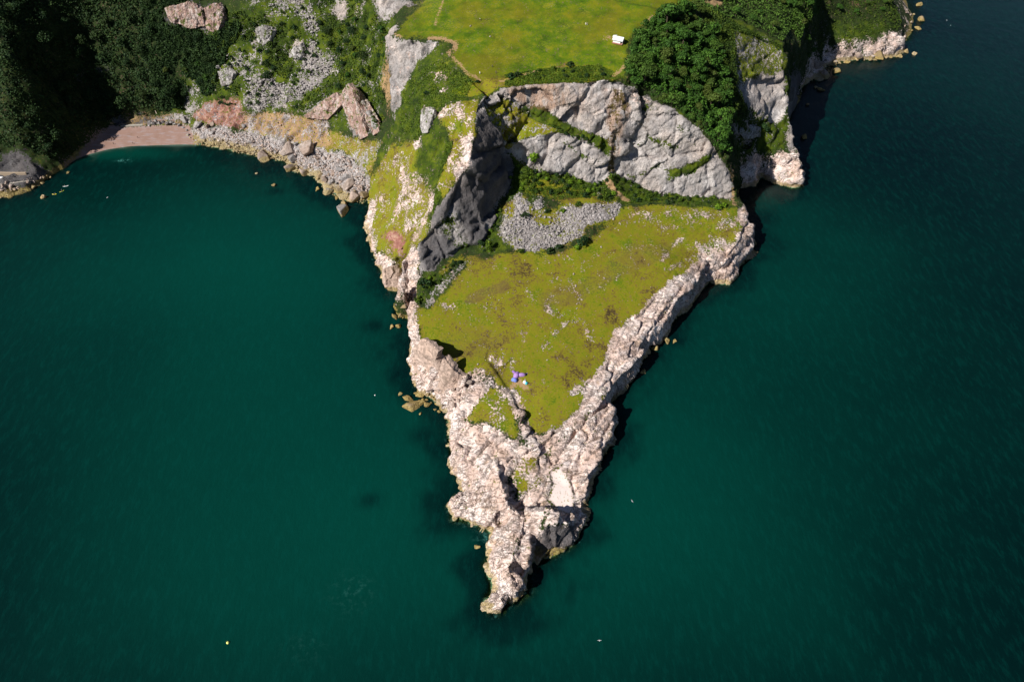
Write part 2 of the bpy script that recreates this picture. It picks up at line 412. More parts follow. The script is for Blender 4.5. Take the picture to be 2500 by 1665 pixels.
poly([(438,268),(466,240),(500,228),(556,222),(568,262),(556,300),(520,300),(470,285)], bare=1, red=.75, scree=.28, lush=1)
poly([(556,262),(610,256),(665,262),(700,268),(752,276),(758,338),(720,350),(660,335),(600,325),(560,304)], bare=1, red=.5, path=.72, scree=.42, turf=1)
poly([(756,300),(830,318),(880,330),(870,390),(850,420),(800,360),(756,345)], bare=1, scree=.35, path=.35, turf=1)
poly([(440,285),(560,302),(640,325),(740,345),(800,360),(860,420),(850,475),(760,465),(700,410),(640,385),(560,370),(430,345)], bare=1, scree=1)
poly([(160,372),(190,345),(235,300),(262,282),(430,284),(446,310),(448,340),(350,345),(250,352),(190,372)], bare=1, sand=1)
poly([(150,380),(172,362),(300,344),(420,340),(430,400),(300,400),(150,400)], bare=1, sand=1)
poly([(244,286),(262,270),(345,264),(420,260),(440,272),(430,288),(300,292)], bare=1, path=.7, grey=.6)
# ridge
poly([(908,262),(922,214),(948,160),(1014,101),(1045,100),(1095,180),(1156,203),(1100,246),(1090,320),(1072,387),(1008,482),(980,540),(925,602),(885,575),(842,560),(835,500),(848,440),(866,350),(896,300)], bare=1, lush=1, grey=.06)
poly([(1040,235),(1100,225),(1095,300),(1070,390),(1020,470),(1000,430),(1040,330),(1000,262)], turf=1, pink=.3)
poly([(905,320),(960,330),(960,400),(990,440),(985,540),(930,600),(836,570),(838,470),(860,400),(890,340)], turf=1, pink=.26, pale=.35)
poly([(900,360),(930,390),(985,410),(1000,450),(985,500),(955,545),(925,545),(915,480),(905,420)], pink=.5)
poly([(866,470),(880,460),(905,500),(900,545),(872,530)], pink=.25)
poly([(968,250),(1000,250),(1000,268),(984,275),(990,300),(974,308),(966,280)], bare=1, pink=1)
poly([(1000,258),(1030,235),(1060,232),(1055,262),(1010,275)], pink=.6)
poly([(950,320),(966,312),(962,345),(948,345)], pink=.9)
poly([(1060,320),(1075,305),(1092,310),(1094,350),(1080,390),(1050,425),(1030,450),(1045,400),(1066,370)], bare=1, pink=.95)
poly([(1100,240),(1130,215),(1165,202),(1160,212),(1118,236),(1104,262),(1094,262)], bare=1, grey=.95)
poly([(985,165),(1020,160),(1035,200),(1020,220),(995,195)], pink=.4)
poly([(836,470),(852,460),(862,480),(850,530),(866,585),(905,598),(925,600),(925,680),(880,680),(830,560)], bare=1, pink=1, grey=.3)
poly([(875,540),(905,530),(930,545),(932,580),(918,585),(892,556)], bare=1, red=.95)
# west gully wall
poly([(888,88),(901,74),(931,90),(982,93),(1016,100),(968,137),(948,161),(922,216),(910,262),(900,260),(903,202),(892,150)], bare=1, lush=1, grey=1, pink=.2)
poly([(885,150),(905,150),(905,262),(895,262)], path=.4)
# meadow
poly([(903,76),(960,22),(1030,-80),(1660,-80),(1600,8),(1505,36),(1452,80),(1438,150),(1442,186),(1390,186),(1315,190),(1238,192),(1156,200),(1060,225),(1030,215),(1085,185),(1035,140),(1042,104),(985,88),(920,88)], bare=1, meadow=1)
poly([(1080,190),(1240,165),(1300,150),(1380,160),(1440,186),(1390,187),(1315,191),(1238,193),(1156,201),(1080,225)], lush=1, turf=1)
for c in [(985,16,60),(1140,118,25),(1200,132,30),(1250,110,22),(1185,85,20),(1300,60,25),(1040,60,40),(1265,155,30),(1330,128,18),(1225,150,20),(1150,90,14)]:
    poly([(c[0]+c[2]*math.cos(a)*random.uniform(.6,1), c[1]+c[2]*.3*math.sin(a)) for a in np.linspace(0, 6, 9)], pale=.55)
for _ in range(46):
    c = (random.uniform(960, 1430), random.uniform(5, 160), random.uniform(5, 16))
    poly([(c[0]+c[2]*math.cos(a)*random.uniform(.6,1.2), c[1]+c[2]*.28*math.sin(a)) for a in np.linspace(0, 6, 8)], pale=random.uniform(.5,.9))
poly([(1385,80),(1420,82),(1420,94),(1380,92)], path=.5)
# quarry
poly([(1100,250),(1122,218),(1156,202),(1238,192),(1315,190),(1389,186),(1439,196),(1486,214),(1507,230),(1556,254),(1603,291),(1640,338),(1660,368),(1682,410),(1684,455),(1640,453),(1590,452),(1507,443),(1459,418),(1418,400),(1372,424),(1315,408),(1240,396),(1197,378),(1163,345)], bare=1, grey=1, lush=1)
poly([(1160,203),(1238,193),(1290,192),(1300,240),(1260,262),(1215,245),(1180,225)], brown=1)
poly([(1290,192),(1400,188),(1410,260),(1330,262),(1300,240)], brown=.3)
poly([(1108,240),(1145,216),(1185,228),(1228,268),(1290,298),(1372,322),(1400,345),(1372,336),(1291,306),(1200,322),(1160,328),(1130,300)], bare=1, lush=1, turf=1, grey=.32)
poly([(1380,200),(1480,214),(1510,235),(1470,240),(1420,215)], grey=.8, pink=.6)
poly([(1395,240),(1450,245),(1430,300),(1418,370),(1395,330)], grey=.7, brown=.9, pale=.5)
for pts in [[(1480,250),(1500,262),(1540,262)],[(1300,330),(1340,360),(1385,375)],[(1460,330),(1500,320),(1560,345)],[(1440,400),(1500,385),(1560,395),(1600,385)],[(1190,240),(1230,250),(1262,262)],[(1560,290),(1590,310),(1600,340)]]:
    line(pts, 1.1, grey=.45, lush=1)
line([(1228,264),(1290,292),(1330,308),(1372,322),(1395,340)], 3, bare=1, lush=1)
poly([(1402,200),(1440,232),(1448,240),(1425,290),(1412,350),(1418,400),(1396,396),(1405,340),(1412,290),(1402,250)], lush=1, grey=.5, brown=.9)
line([(1540,405),(1600,385),(1636,360)], 2, bare=1, lush=1)
poly([(1163,348),(1197,374),(1240,394),(1315,406),(1372,424),(1418,400),(1459,418),(1507,442),(1591,451),(1684,455),(1690,475),(1640,478),(1520,472),(1440,470),(1430,480),(1340,455),(1260,445),(1200,440),(1160,480),(1150,520),(1180,570),(1120,590),(1085,580),(1120,540),(1140,504),(1165,440),(1182,405)], bare=1, lush=1, grey=.17)
poly([(1145,540),(1150,505),(1172,470),(1195,455),(1215,500),(1262,515),(1290,480),(1300,464),(1335,478),(1362,464),(1390,468),(1428,464),(1425,496),(1390,512),(1349,520),(1335,548),(1300,562),(1260,572),(1211,579),(1165,562)], bare=1, scree=.78, turf=1)
poly([(1180,475),(1186,440),(1205,446),(1222,470),(1216,505),(1195,505)], bare=1, scree=.7, turf=1)
poly([(1226,470),(1232,444),(1246,446),(1250,480),(1236,486)], bare=1, scree=.7)
poly([(1150,480),(1180,450),(1186,480),(1160,520)], scree=.3, turf=1)
poly([(1212,492),(1240,482),(1290,486),(1278,510),(1240,520)], bare=1, scree=.22, turf=1)
poly([(1200,400),(1280,420),(1360,440),(1420,455),(1425,470),(1340,470),(1260,455),(1205,440)], turf=1)
# shaded wall under the ridge
poly([(1098,250),(1112,262),(1163,342),(1186,380),(1165,440),(1150,470),(1137,504),(1120,540),(1100,560),(1060,575),(1020,600),(1000,615),(975,560),(1000,485),(1045,425),(1072,388),(1092,320)], bare=1, grey=1, scrub=1)  # scrub on grey rock paints the wall's shade into its colour
poly([(1000,520),(1035,480),(1060,500),(1080,560),(1050,575)], grey=.5, lush=1)
poly([(962,560),(985,536),(1005,580),(1008,624),(966,640),(955,600)], bare=1, grey=1, scrub=1, red=.3)  # slab face takes the same painted-in shade as the wall
poly([(916,600),(935,582),(962,558),(960,600),(964,640),(955,690),(958,745),(945,745),(925,665)], bare=1, pink=.9, turf=1)
# plateau
PLAT = [(955,745),(965,705),(1000,665),(1020,615),(1060,590),(1110,592),(1190,580),(1270,584),(1345,562),(1412,512),(1440,475),(1520,474),(1640,480),(1692,475),(1715,500),(1700,560),(1640,600),(1560,665),(1500,715),(1440,765),(1400,820),(1385,880),(1352,940),(1320,965),(1247,1008),(1205,960),(1165,900),(1110,850),(1060,868),(1015,830),(968,788)]
poly(PLAT, bare=1, turf=1, pink=.07)
poly([(962,700),(1010,650),(1060,600),(1080,598),(1060,625),(1030,660),(1005,690),(980,715)], grey=.45, lush=1)
poly([(962,640),(1008,625),(1000,660),(965,700)], bare=1, lush=1)
poly([(1450,480),(1700,478),(1705,520),(1600,590),(1560,560),(1480,520)], pink=.24)
poly([(1640,520),(1700,490),(1725,510),(1735,540),(1700,570),(1640,600),(1600,620),(1560,640),(1560,625),(1600,600)], pink=.5)
poly([(1000,770),(1110,740),(1180,790),(1110,830),(1040,820)], brown=.35)
poly([(1230,670),(1330,650),(1380,620),(1440,560),(1560,560),(1530,600),(1400,650),(1330,700),(1250,720)], brown=.4)
poly([(1060,690),(1110,660),(1180,640),(1170,665),(1080,700)], brown=.5)
# bare limestone: east rim, nose and tip
poly([(1745,505),(1722,500),(1700,520),(1690,560),(1660,590),(1625,590),(1590,610),(1540,645),(1490,690),(1480,715),(1440,735),(1410,760),(1395,795),(1385,840),(1345,885),(1340,930),(1310,965),(1270,985),(1245,1012),(1300,1250),(1460,1000),(1560,760),(1650,680),(1760,600)], bare=1, pink=1)
poly([(1700,478),(1740,480),(1745,520),(1700,520)], pink=.9)
poly([(940,745),(958,745),(968,786),(1010,800),(1020,822),(1066,866),(1110,850),(1150,890),(1190,950),(1245,1012),(1320,1000),(1400,1000),(1400,1250),(1250,1440),(1080,1440),(1000,1150),(1000,960),(930,900)], bare=1, pink=1)
poly([(1064,866),(1090,845),(1112,842),(1150,885),(1165,905),(1130,890),(1090,880)], pink=.75, path=.3)
poly([(1066,968),(1090,935),(1128,892),(1165,905),(1185,950),(1200,990),(1192,1010),(1160,990),(1120,972),(1085,978)], bare=1, turf=1, pink=.2)
poly([(1150,975),(1180,985),(1190,1010),(1165,1005)], turf=1, pink=.2)
poly([(1185,1012),(1210,1005),(1222,1025),(1205,1030)], bare=1, lush=1, pink=.2)
poly([(1176,1040),(1260,1050),(1255,1075),(1230,1130),(1190,1130),(1180,1090)], turf=1, pink=.62, grey=.2)
poly([(1175,1080),(1200,1070),(1205,1160),(1180,1145)], pink=.55, grey=.6)
poly([(1265,1082),(1290,1072),(1302,1085),(1314,1105),(1322,1140),(1320,1185),(1290,1180),(1262,1150),(1268,1110)], bare=1, sand=.9, pale=1)
for c in [(1125,1020,22),(1110,1048,16),(1100,1150,30),(1190,1065,22),(1320,1090,26),(1370,1000,12),(1150,1036,14)]:
    poly([(c[0]+c[2]*math.cos(a)*random.uniform(.6,1), c[1]+c[2]*.5*math.sin(a)) for a in np.linspace(0, 6, 9)], brown=.6)
poly([(1240,1200),(1275,1165),(1262,1190),(1250,1215)], bare=1, lush=1, pink=.2)
line([(1250,1050),(1340,960),(1400,900)], 2.2, pink=.45, turf=1)
line([(1180,1235),(1195,1255),(1180,1300),(1165,1325)], 3, pink=.55, turf=1)
poly([(975,790),(1000,815),(1020,850),(1000,850),(975,820)], red=.22)
# field stones, rings and lines of stones in the turf
def blot(pts, width, v):
    line(pts, width, pink=v)
blot([(1262,712),(1258,695),(1268,678),(1285,668)], 4.5, .42)
blot([(1285,668),(1320,668),(1335,690),(1328,712)], 2.5, .45)
blot([(1328,712),(1290,725),(1262,716)], 5, .42)
blot([(1292,748),(1320,735),(1345,742),(1350,765),(1362,785)], 3.6, .6)
blot([(1240,805),(1270,775),(1300,748)], 2.5, .5)
blot([(1010,610),(1060,640),(1100,680)], 3, .25)
blot([(1180,620),(1260,640),(1300,650)], 3, .25)
blot([(1400,640),(1460,620),(1510,640)], 3, .3)
blot([(1110,800),(1140,795),(1175,830)], 4, .45)
blot([(1118,770),(1135,765)], 2, .7)
blot([(1518,604),(1540,575),(1565,548)], 2.4, .9)
blot([(1600,560),(1610,580),(1625,592)], 4, .7)
blot([(1100,705),(1130,698),(1142,710)], 2, .7)
blot([(1010,700),(1045,705)], 4, .5)
blot([(1400,530),(1440,500),(1500,520),(1540,500)], 6, .25)
blot([(1120,820),(1150,835),(1175,850)], 5, .4)
blot([(1450,495),(1500,500),(1560,490),(1640,500)], 5, .38)
blot([(1530,625),(1580,600),(1610,590)], 6, .5)
blot([(1160,905),(1180,905),(1195,945),(1215,985)], 6, .75)
blot([(1345,885),(1320,905)], 5, .6)
# worn paths
for pl, wd in [([(985,88),(1015,88),(1048,102),(1044,112)],3.4),([(1044,112),(1030,122),(1055,146),(1080,172),(1102,184)],1.8),([(1025,-10),(1000,60)],1.2),
 ([(920,84),(905,76)],2),([(1650,6),(1600,20),(1560,28)],7),([(1560,28),(1500,38),(1470,70),(1455,110),(1440,150),(1412,175)],2.2),([(1240,162),(1180,178),(1150,188)],1.6),
 ([(893,145),(880,160),(876,185),(890,200),(882,215)],2),([(903,150),(908,200),(895,210),(890,235)],2.4),([(1681,372),(1683,420),(1688,470)],3),([(1395,415),(1415,440),(1442,462)],3),([(1170,900),(1190,875),(1210,890)],3)]:
    line(pl, wd, path=.85)
# the end block's face, its shade painted dark into the rock, and stains
poly([(1232,1222),(1262,1210),(1300,1205),(1332,1210),(1330,1240),(1282,1275),(1240,1290),(1226,1262)], bare=1, grey=1, scrub=1, brown=.35)  # scrub on grey rock: painted-in shade
poly([(1035,1085),(1060,1075),(1110,1070),(1115,1100),(1080,1115),(1050,1110)], brown=.35)
# right wood and hill
poly([(1505,36),(1600,5),(1680,20),(1700,80),(1690,190),(1700,250),(1735,280),(1690,330),(1680,380),(1640,335),(1600,290),(1555,252),(1485,212),(1440,196),(1440,150),(1455,80)], bare=1, scrub=1)
poly([(1625,40),(1700,45),(1800,104),(1815,170),(1700,200),(1690,130)], bare=1, lush=1, grey=.08)
poly([(1690,75),(1765,90),(1800,130),(1812,175),(1700,215),(1690,160)], lush=1, grey=.42, pale=.6)
poly([(1692,195),(1740,180),(1805,168),(1816,250),(1828,310),(1795,292),(1745,272),(1710,225)], bare=1, grey=.92, lush=1)
poly([(1740,290),(1790,290),(1830,315),(1840,352),(1760,345),(1720,345),(1690,365),(1690,345)], bare=1, lush=1, grey=.15)
poly([(1670,285),(1745,290),(1748,320),(1700,325),(1668,310)], bare=1, lush=1, grey=.6)
poly([(1805,305),(1828,312),(1850,380),(1820,352),(1808,330)], grey=.85)
poly([(1702,372),(1745,347),(1792,352),(1850,355),(1862,445),(1700,445)], bare=1, pink=.9, grey=.4)
poly([(1812,160),(1822,170),(1850,200),(1865,330),(1842,340),(1816,250)], bare=1, grey=1)
poly([(1850,170),(1868,120),(1905,100),(1940,98),(2011,92),(2040,74),(2080,80),(2085,50),(2070,20),(2070,-60),(2140,-60),(2120,60),(2100,120),(2060,160),(1900,220),(1840,210)], bare=1, pink=.85, grey=.35)
poly([(1955,-20),(1998,-20),(2002,14),(1965,10)], bare=1, red=.9)
poly([(1885,25),(1905,35),(1900,80),(1890,75)], grey=.6)
poly([(1890,75),(1905,60),(2035,50),(2045,72),(2011,90),(1940,95),(1905,98)], bare=1, lush=1, grey=.08)
for k in NM: M[k] = blur(M[k], 40 if k in GROUND4 else 14 if k in ('pink','scree','red') else 8 if k == 'grey' else 5)

# ---------------------------------------------------------------- relief detail
rock = np.clip(M['pink'] + M['grey'] + .6 * M['red'] + .5 * M['scree'], 0, 1)
rock = np.maximum(rock, sstep(1.2, -1.0, Z) * .8)
rock = np.where(M['sand'] > .4, 0, rock)
gy_, gx_ = np.gradient(Z, GY, GX)
nl = np.sqrt(1 + gx_ ** 2 + gy_ ** 2)
nx, ny, nz = blur(-gx_ / nl, 2), blur(-gy_ / nl, 2), blur(1 / nl, 2)
steep = sstep(.85, .5, nz)
act = Z > -8
def part(f, *a):
    r = np.zeros(Z.shape); r[act] = f(*[q[act] for q in a]); return r
ca, sa = math.cos(math.radians(52)), math.sin(math.radians(52))
ux, uy = (XX * ca + YY * sa), (-XX * sa + YY * ca)
def w1(x, y, z):
    f1, f2, c, tl = worley(x, y, z, 5); return (c - .5) * .75 + tl * 2.4 - .4 * (1 - sstep(0, .16, f2 - f1))
big = part(w1, ux / 20, uy / 6.0, Z / 6)
med = part(w1, ux / 4.6 + 9, uy / 2.6, Z / 2.2)
sml = part(w1, XX / 1.9, YY / 1.7 + 4, Z / 1.6)
fb = part(lambda x, y, z: fbm(x, y, z, 5, 80), XX / 22, YY / 22, Z / 16)
fb2 = part(lambda x, y, z: fbm(x, y, z, 3, 90), XX / 3.2, YY / 3.2, Z / 3.2)
# weathering ribs that run down the steep faces
rib = part(lambda x, y, z: fbm(x, y, z, 3, 120), ux / 3.0, uy / 3.0, Z / 26)
huge = part(w1, ux / 30 + 3, uy / 22, Z / 24)
strata = part(lambda x, y, z: fbm(x, y, z, 3, 140), (XX + Z * .9) / 30, YY / 30, (Z - XX * .55) / 3.0)
smooth_face = M['grey'] * steep
dn = rock * (big * (2.5 - 1.6 * smooth_face) + med * (.5 - .25 * smooth_face) + sml * .03 + fb * 4.0 * (1 - .85 * smooth_face) + fb2 * .15) + rib * 1.5 * steep * rock + huge * 4.0 * smooth_face + strata * 1.7 * steep * rock
dn += (1 - rock) * (fb * 1.2 + fb2 * .35 + steep * (rib * 2.4 + big * 1.3 + strata * 1.2)) + M['lush'] * (1 - rock) * fb2 * 1.3 + M['scrub'] * (1 - rock) * fb2 * 2.2
dn += M['scree'] * sml * .9 + np.clip(M['red'] + M['path'] * (XX < -60), 0, 1) * (big * 1.6 + med * .9 + fb * 3)
dn *= np.where(M['sand'] > .4, .12, 1)
dn *= sstep(-10, 0, Z) * .9 + .1
mw = M['meadow'] * (1 - rock)
dn = dn * (1 - .55 * mw)
gut = (M['turf'] > .5) & (steep < .2); dn = np.where(gut, dn * .6, dn)
DX, DY, DZ = XX + nx * dn, YY + ny * dn, Z + nz * dn
# ---------------------------------------------------------------- materials
class NB:
    def __init__(s, name):
        s.m = bpy.data.materials.new(name); s.m.use_nodes = True
        s.t = s.m.node_tree; s.b = s.t.nodes['Principled BSDF']; s.out = s.t.nodes['Material Output']
        s.g = s.t.nodes.new('ShaderNodeNewGeometry'); s.pos = s.g.outputs['Position']
    def lk(s, a, b): s.t.links.new(a, b)
    def put(s, sock, v):
        if isinstance(v, bpy.types.NodeSocket): s.lk(v, sock)
        elif v is not None: sock.default_value = v
    def math(s, op, a, b=None, c=None, clamp=False):
        n = s.t.nodes.new('ShaderNodeMath'); n.operation = op; n.use_clamp = clamp
        s.put(n.inputs[0], a); s.put(n.inputs[1], b)
        if c is not None: s.put(n.inputs[2], c)
        return n.outputs[0]
    def mr(s, v, a, b, c=0, d=1, smooth=True):
        n = s.t.nodes.new('ShaderNodeMapRange'); n.interpolation_type = 'SMOOTHSTEP' if smooth else 'LINEAR'
        s.put(n.inputs[0], v)
        for i, x in enumerate((a, b, c, d)): s.put(n.inputs[i + 1], x)
        return n.outputs[0]
    def mix(s, f, a, b, mode='MIX'):
        n = s.t.nodes.new('ShaderNodeMix'); n.data_type = 'RGBA'; n.blend_type = mode
        s.put(n.inputs[0], f)
        for i, x in ((6, a), (7, b)):
            s.put(n.inputs[i], (x + (1,)) if isinstance(x, tuple) and len(x) == 3 else x)
        return n.outputs[2]
    def vec(s, scale=(1, 1, 1), rot=(0, 0, 0), src=None):
        n = s.t.nodes.new('ShaderNodeMapping'); s.lk(src or s.pos, n.inputs[0])
        n.inputs['Scale'].default_value = scale; n.inputs['Rotation'].default_value = rot
        return n.outputs[0]
    def noise(s, scale, detail=4, rough=.55, src=None, dist=0):
        n = s.t.nodes.new('ShaderNodeTexNoise'); s.lk(src or s.pos, n.inputs['Vector'])
        n.inputs['Scale'].default_value = scale; n.inputs['Detail'].default_value = detail
        n.inputs['Roughness'].default_value = rough; n.inputs['Distortion'].default_value = dist
        return n.outputs['Fac']
    def voro(s, scale, feature='F1', src=None, out='Distance', rnd=1):
        n = s.t.nodes.new('ShaderNodeTexVoronoi'); n.feature = feature; s.lk(src or s.pos, n.inputs['Vector'])
        n.inputs['Scale'].default_value = scale; n.inputs['Randomness'].default_value = rnd
        return n.outputs[out]
    def attr(s, name):
        n = s.t.nodes.new('ShaderNodeAttribute'); n.attribute_name = name
        q = s.t.nodes.new('ShaderNodeSeparateColor'); s.lk(n.outputs['Color'], q.inputs[0])
        return [q.outputs[i] for i in range(3)]
    def ramp(s, f, stops):
        n = s.t.nodes.new('ShaderNodeValToRGB'); s.put(n.inputs[0], f)
        e = n.color_ramp.elements
        while len(e) < len(stops): e.new(.5)
        for k, (p, c) in enumerate(stops): e[k].position = p; e[k].color = c + (1,)
        return n.outputs[0]
    def sep(s, src=None):
        n = s.t.nodes.new('ShaderNodeSeparateXYZ'); s.lk(src or s.pos, n.inputs[0]); return n.outputs
    def bump(s, h, strength=1, dist=1, normal=None):
        n = s.t.nodes.new('ShaderNodeBump'); s.put(n.inputs['Height'], h)
        n.inputs['Strength'].default_value = strength; n.inputs['Distance'].default_value = dist
        if normal: s.lk(normal, n.inputs['Normal'])
        return n.outputs[0]

def tide(n, col):
    """ochre barnacle and lichen belt above the water, weed below it"""
    z = n.sep()[2]
    zz = n.math('ADD', z, n.math('MULTIPLY', n.math('SUBTRACT', n.noise(.25, 4), .5), 3.4))
    f = n.mr(zz, 3.7, 2.0)
    och = n.ramp(n.noise(.9, 5), [(.36, (.12, .085, .025)), (.5, (.30, .22, .06)), (.66, (.44, .35, .14))])
    col = n.mix(n.math('MULTIPLY', f, .68), col, och)
    return n.mix(n.mr(zz, .1, -.6), col, (.03, .03, .008))

def rock_col(n, warm=True):
    n1 = n.noise(.09, 6, .6); n2 = n.noise(.8, 5, .6)
    if warm:
        c = n.ramp(n1, [(.3, (.50, .35, .28)), (.46, (.72, .56, .50)), (.62, (.86, .75, .71))])
        c = n.mix(n.mr(n.noise(.16, 5, src=n.vec((1, 1, 1), (0, 0, 1))), .56, .72, 0, .6), c, (.56, .37, .22))
    else:
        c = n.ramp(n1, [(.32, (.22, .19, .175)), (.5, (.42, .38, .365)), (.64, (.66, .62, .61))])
    return n.mix(n.mr(n2, .3, .55, .45, 1.0), n.mix(.35, c, (.08, .06, .05)), c)

def cracks(n, s1=.42, s2=1.3):
    v = n.vec((1, 1, 1), (.3, .2, .9))
    warp = n.t.nodes.new('ShaderNodeVectorMath'); warp.operation = 'MULTIPLY_ADD'
    nz_ = n.t.nodes.new('ShaderNodeTexNoise'); n.lk(n.pos, nz_.inputs['Vector']); nz_.inputs['Scale'].default_value = .5; nz_.inputs['Detail'].default_value = 3
    n.lk(nz_.outputs['Color'], warp.inputs[0]); warp.inputs[1].default_value = (1.6, 1.6, 1.6); n.lk(v, warp.inputs[2])
    a = n.voro(s1, 'DISTANCE_TO_EDGE', warp.outputs[0]); b = n.voro(s2, 'DISTANCE_TO_EDGE', warp.outputs[0])
    return a, b

def ridge(n, scale, rot, st, w_):
    v = n.noise(scale, 5, .6, n.vec((1, st, 1), (0, 0, rot)), .6)
    return n.mr(n.math('ABSOLUTE', n.math('SUBTRACT', v, .5)), 0, w_)

def ground_mat():
    n = NB('ground')
    mea, tur, lus = n.attr('m1'); pin, gre, scr = n.attr('m2'); red, san, pth = n.attr('m3'); scb_shade, brn, pal = n.attr('m4')
    f1 = n.noise(.9, 6, .62); f2 = n.noise(.12, 5, .6); f3 = n.noise(.035, 4); f4 = n.noise(2.6, 3)
    def lay(c, m, col, nz_, soft=.09):
        f = n.mr(n.math('SUBTRACT', n.math('MULTIPLY_ADD', m, 1.16, -.08), nz_), -soft, soft)
        return n.mix(f, c, col), f
    fst = n.mr(f1, .36, .64, 0, 1, False)
    # grasses
    meadow = n.ramp(n.math('ADD', n.math('MULTIPLY', f2, .6), n.math('MULTIPLY', f1, .4)), [(.38, (.035, .075, .002)), (.5, (.074, .130, .002)), (.6, (.150, .165, .004))])
    meadow = n.mix(n.mr(f3, .42, .66, 0, .6), meadow, (.15, .125, .006))
    turf = n.ramp(n.math('ADD', n.math('MULTIPLY', n.noise(.06, 6, .65), .55), n.math('MULTIPLY', f1, .45)), [(.40, (.050, .034, .014)), (.44, (.125, .092, .018)), (.485, (.185, .165, .010)), (.56, (.150, .165, .006)), (.62, (.085, .135, .004))])
    lush = n.ramp(n.math('ADD', n.math('MULTIPLY', f2, .6), n.math('MULTIPLY', f1, .4)), [(.38, (.010, .022, .004)), (.5, (.038, .064, .004)), (.62, (.095, .120, .006))])
    scrub = n.ramp(f1, [(.35, (.008, .014, .005)), (.65, (.030, .050, .010))])
    meadow = n.mix(n.mr(n.noise(.25, 6, .7), .55, .68, 0, .55), meadow, (.20, .19, .015))
    gsel = n.mr(n.math('ADD', n.math('MULTIPLY', f1, .5), n.math('MULTIPLY', n.noise(.11, 6, .7), .5)), .41, .59, 0, 1, False)
    c, _ = lay(scrub, mea, meadow, gsel, .2); c, _ = lay(c, tur, turf, gsel, .2); c, _ = lay(c, lus, lush, gsel, .2)
    c = n.mix(n.math('MULTIPLY', pal, n.mr(f1, .45, .7)), c, (.26, .24, .035))
    gbrn = n.mr(n.math('ADD', brn, n.math('MULTIPLY', n.math('SUBTRACT', f1, .5), 1.3)), .3, .62)
    c = n.mix(n.math('MULTIPLY', gbrn, .75), c, (.12, .075, .035))
    patchy = n.math('ADD', n.math('MULTIPLY', f1, .55), n.math('MULTIPLY', n.noise(.22, 6, .7, n.vec((1, .55, 1), (0, 0, .9))), .45))
    patchy = n.math('ADD', n.math('MULTIPLY', patchy, .7), n.math('MULTIPLY', n.noise(.07, 5, .6), .3))
    patchy = n.mr(patchy, .42, .58, 0, 1, False)
    c, fp = lay(c, pth, n.mix(f1, (.26, .16, .075), (.40, .27, .15)), fst, .2)
    sand = n.mix(f2, (.20, .115, .082), (.33, .225, .20))
    sand = n.mix(pal, n.mix(n.mr(n.noise(.5, 5, .6, n.vec((.25, 1, 1), (0, 0, .15))), .5, .62, 0, .6), sand, (.30, .25, .26)), (.74, .62, .58))
    c, fs = lay(c, san, sand, fst, .2)
    redc = n.ramp(n.noise(.35, 6, .65), [(.32, (.15, .060, .045)), (.5, (.27, .125, .10)), (.66, (.42, .27, .20))])
    c, fr = lay(c, red, redc, patchy, .2)
    e1, e2 = cracks(n)
    screec = n.ramp(n.voro(.75, 'F1', out='Color'), [(0, (.19, .165, .155)), (.5, (.36, .325, .32)), (1, (.54, .50, .49))])
    e3 = n.voro(.75, 'DISTANCE_TO_EDGE')
    screec = n.mix(n.mr(e3, 0, .09), n.mix(.8, screec, (.03, .026, .022)), screec)
    c, fc = lay(c, scr, screec, patchy)
    # rock
    soil = n.math('MULTIPLY', n.mr(e1, .09, .0), n.mr(f2, .35, .6))
    soil2 = n.math('MULTIPLY', n.mr(e2, .08, .0), n.math('MULTIPLY', n.mr(n.noise(.08, 4), .5, .62), .7))
    pk = rock_col(n, True)
    r1 = ridge(n, .16, .75, 2.2, .035); r2 = ridge(n, .5, .9, 1.6, .05); r3 = ridge(n, 1.2, .2, 1.0, .06)
    rr = n.math('MINIMUM', n.math('MINIMUM', r1, n.math('ADD', r2, .15)), n.math('ADD', r3, .4))
    wv = n.t.nodes.new('ShaderNodeVectorMath'); wv.operation = 'MULTIPLY_ADD'
    wn = n.t.nodes.new('ShaderNodeTexNoise'); n.lk(n.pos, wn.inputs['Vector']); wn.inputs['Scale'].default_value = .35; wn.inputs['Detail'].default_value = 4
    n.lk(wn.outputs['Color'], wv.inputs[0]); wv.inputs[1].default_value = (2.4, 2.4, 2.4); n.lk(n.vec((.22, .52, .36), (0, 0, -.9)), wv.inputs[2])
    e4 = n.voro(1.0, 'DISTANCE_TO_EDGE', wv.outputs[0]); cc = n.voro(1.0, 'F1', wv.outputs[0], 'Color')
    pk = n.mix(n.mr(cc, .15, .6, .22, 0), pk, (.44, .32, .27))
    bed = n.noise(.5, 5, .6, n.vec((.16, 1, 1), (0, 0, -.9)))
    pk = n.mix(n.mr(bed, .50, .62, 0, .55), pk, (.47, .34, .28))
    dens = n.mr(n.noise(.045, 5), .43, .57, .05, 1)
    crk = n.math('MAXIMUM', n.math('MULTIPLY', n.math('MULTIPLY', n.mr(e4, .08, .015), dens), .9), n.math('MULTIPLY', n.math('SUBTRACT', 1.0, r1), .9))
    pk = n.mix(n.math('MULTIPLY', crk, .85), pk, (.085, .06, .04))
    pk = n.mix(n.math('MULTIPLY', brn, n.mr(f1, .46, .56)), pk, (.09, .045, .02))
    pk = n.mix(n.mr(n.noise(.3, 6, .7), .60, .66, 0, .85), pk, (.12, .13, .02))
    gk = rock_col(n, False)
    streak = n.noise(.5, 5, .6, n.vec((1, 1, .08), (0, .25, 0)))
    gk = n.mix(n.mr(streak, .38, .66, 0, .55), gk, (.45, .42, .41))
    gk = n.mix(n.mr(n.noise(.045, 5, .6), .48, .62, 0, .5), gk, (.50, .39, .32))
    gk = n.mix(n.mr(n.noise(.05, 5, .65, n.vec((1, 1, .35), (0, 0, 2))), .56, .64, 0, .55), gk, (.20, .19, .20))
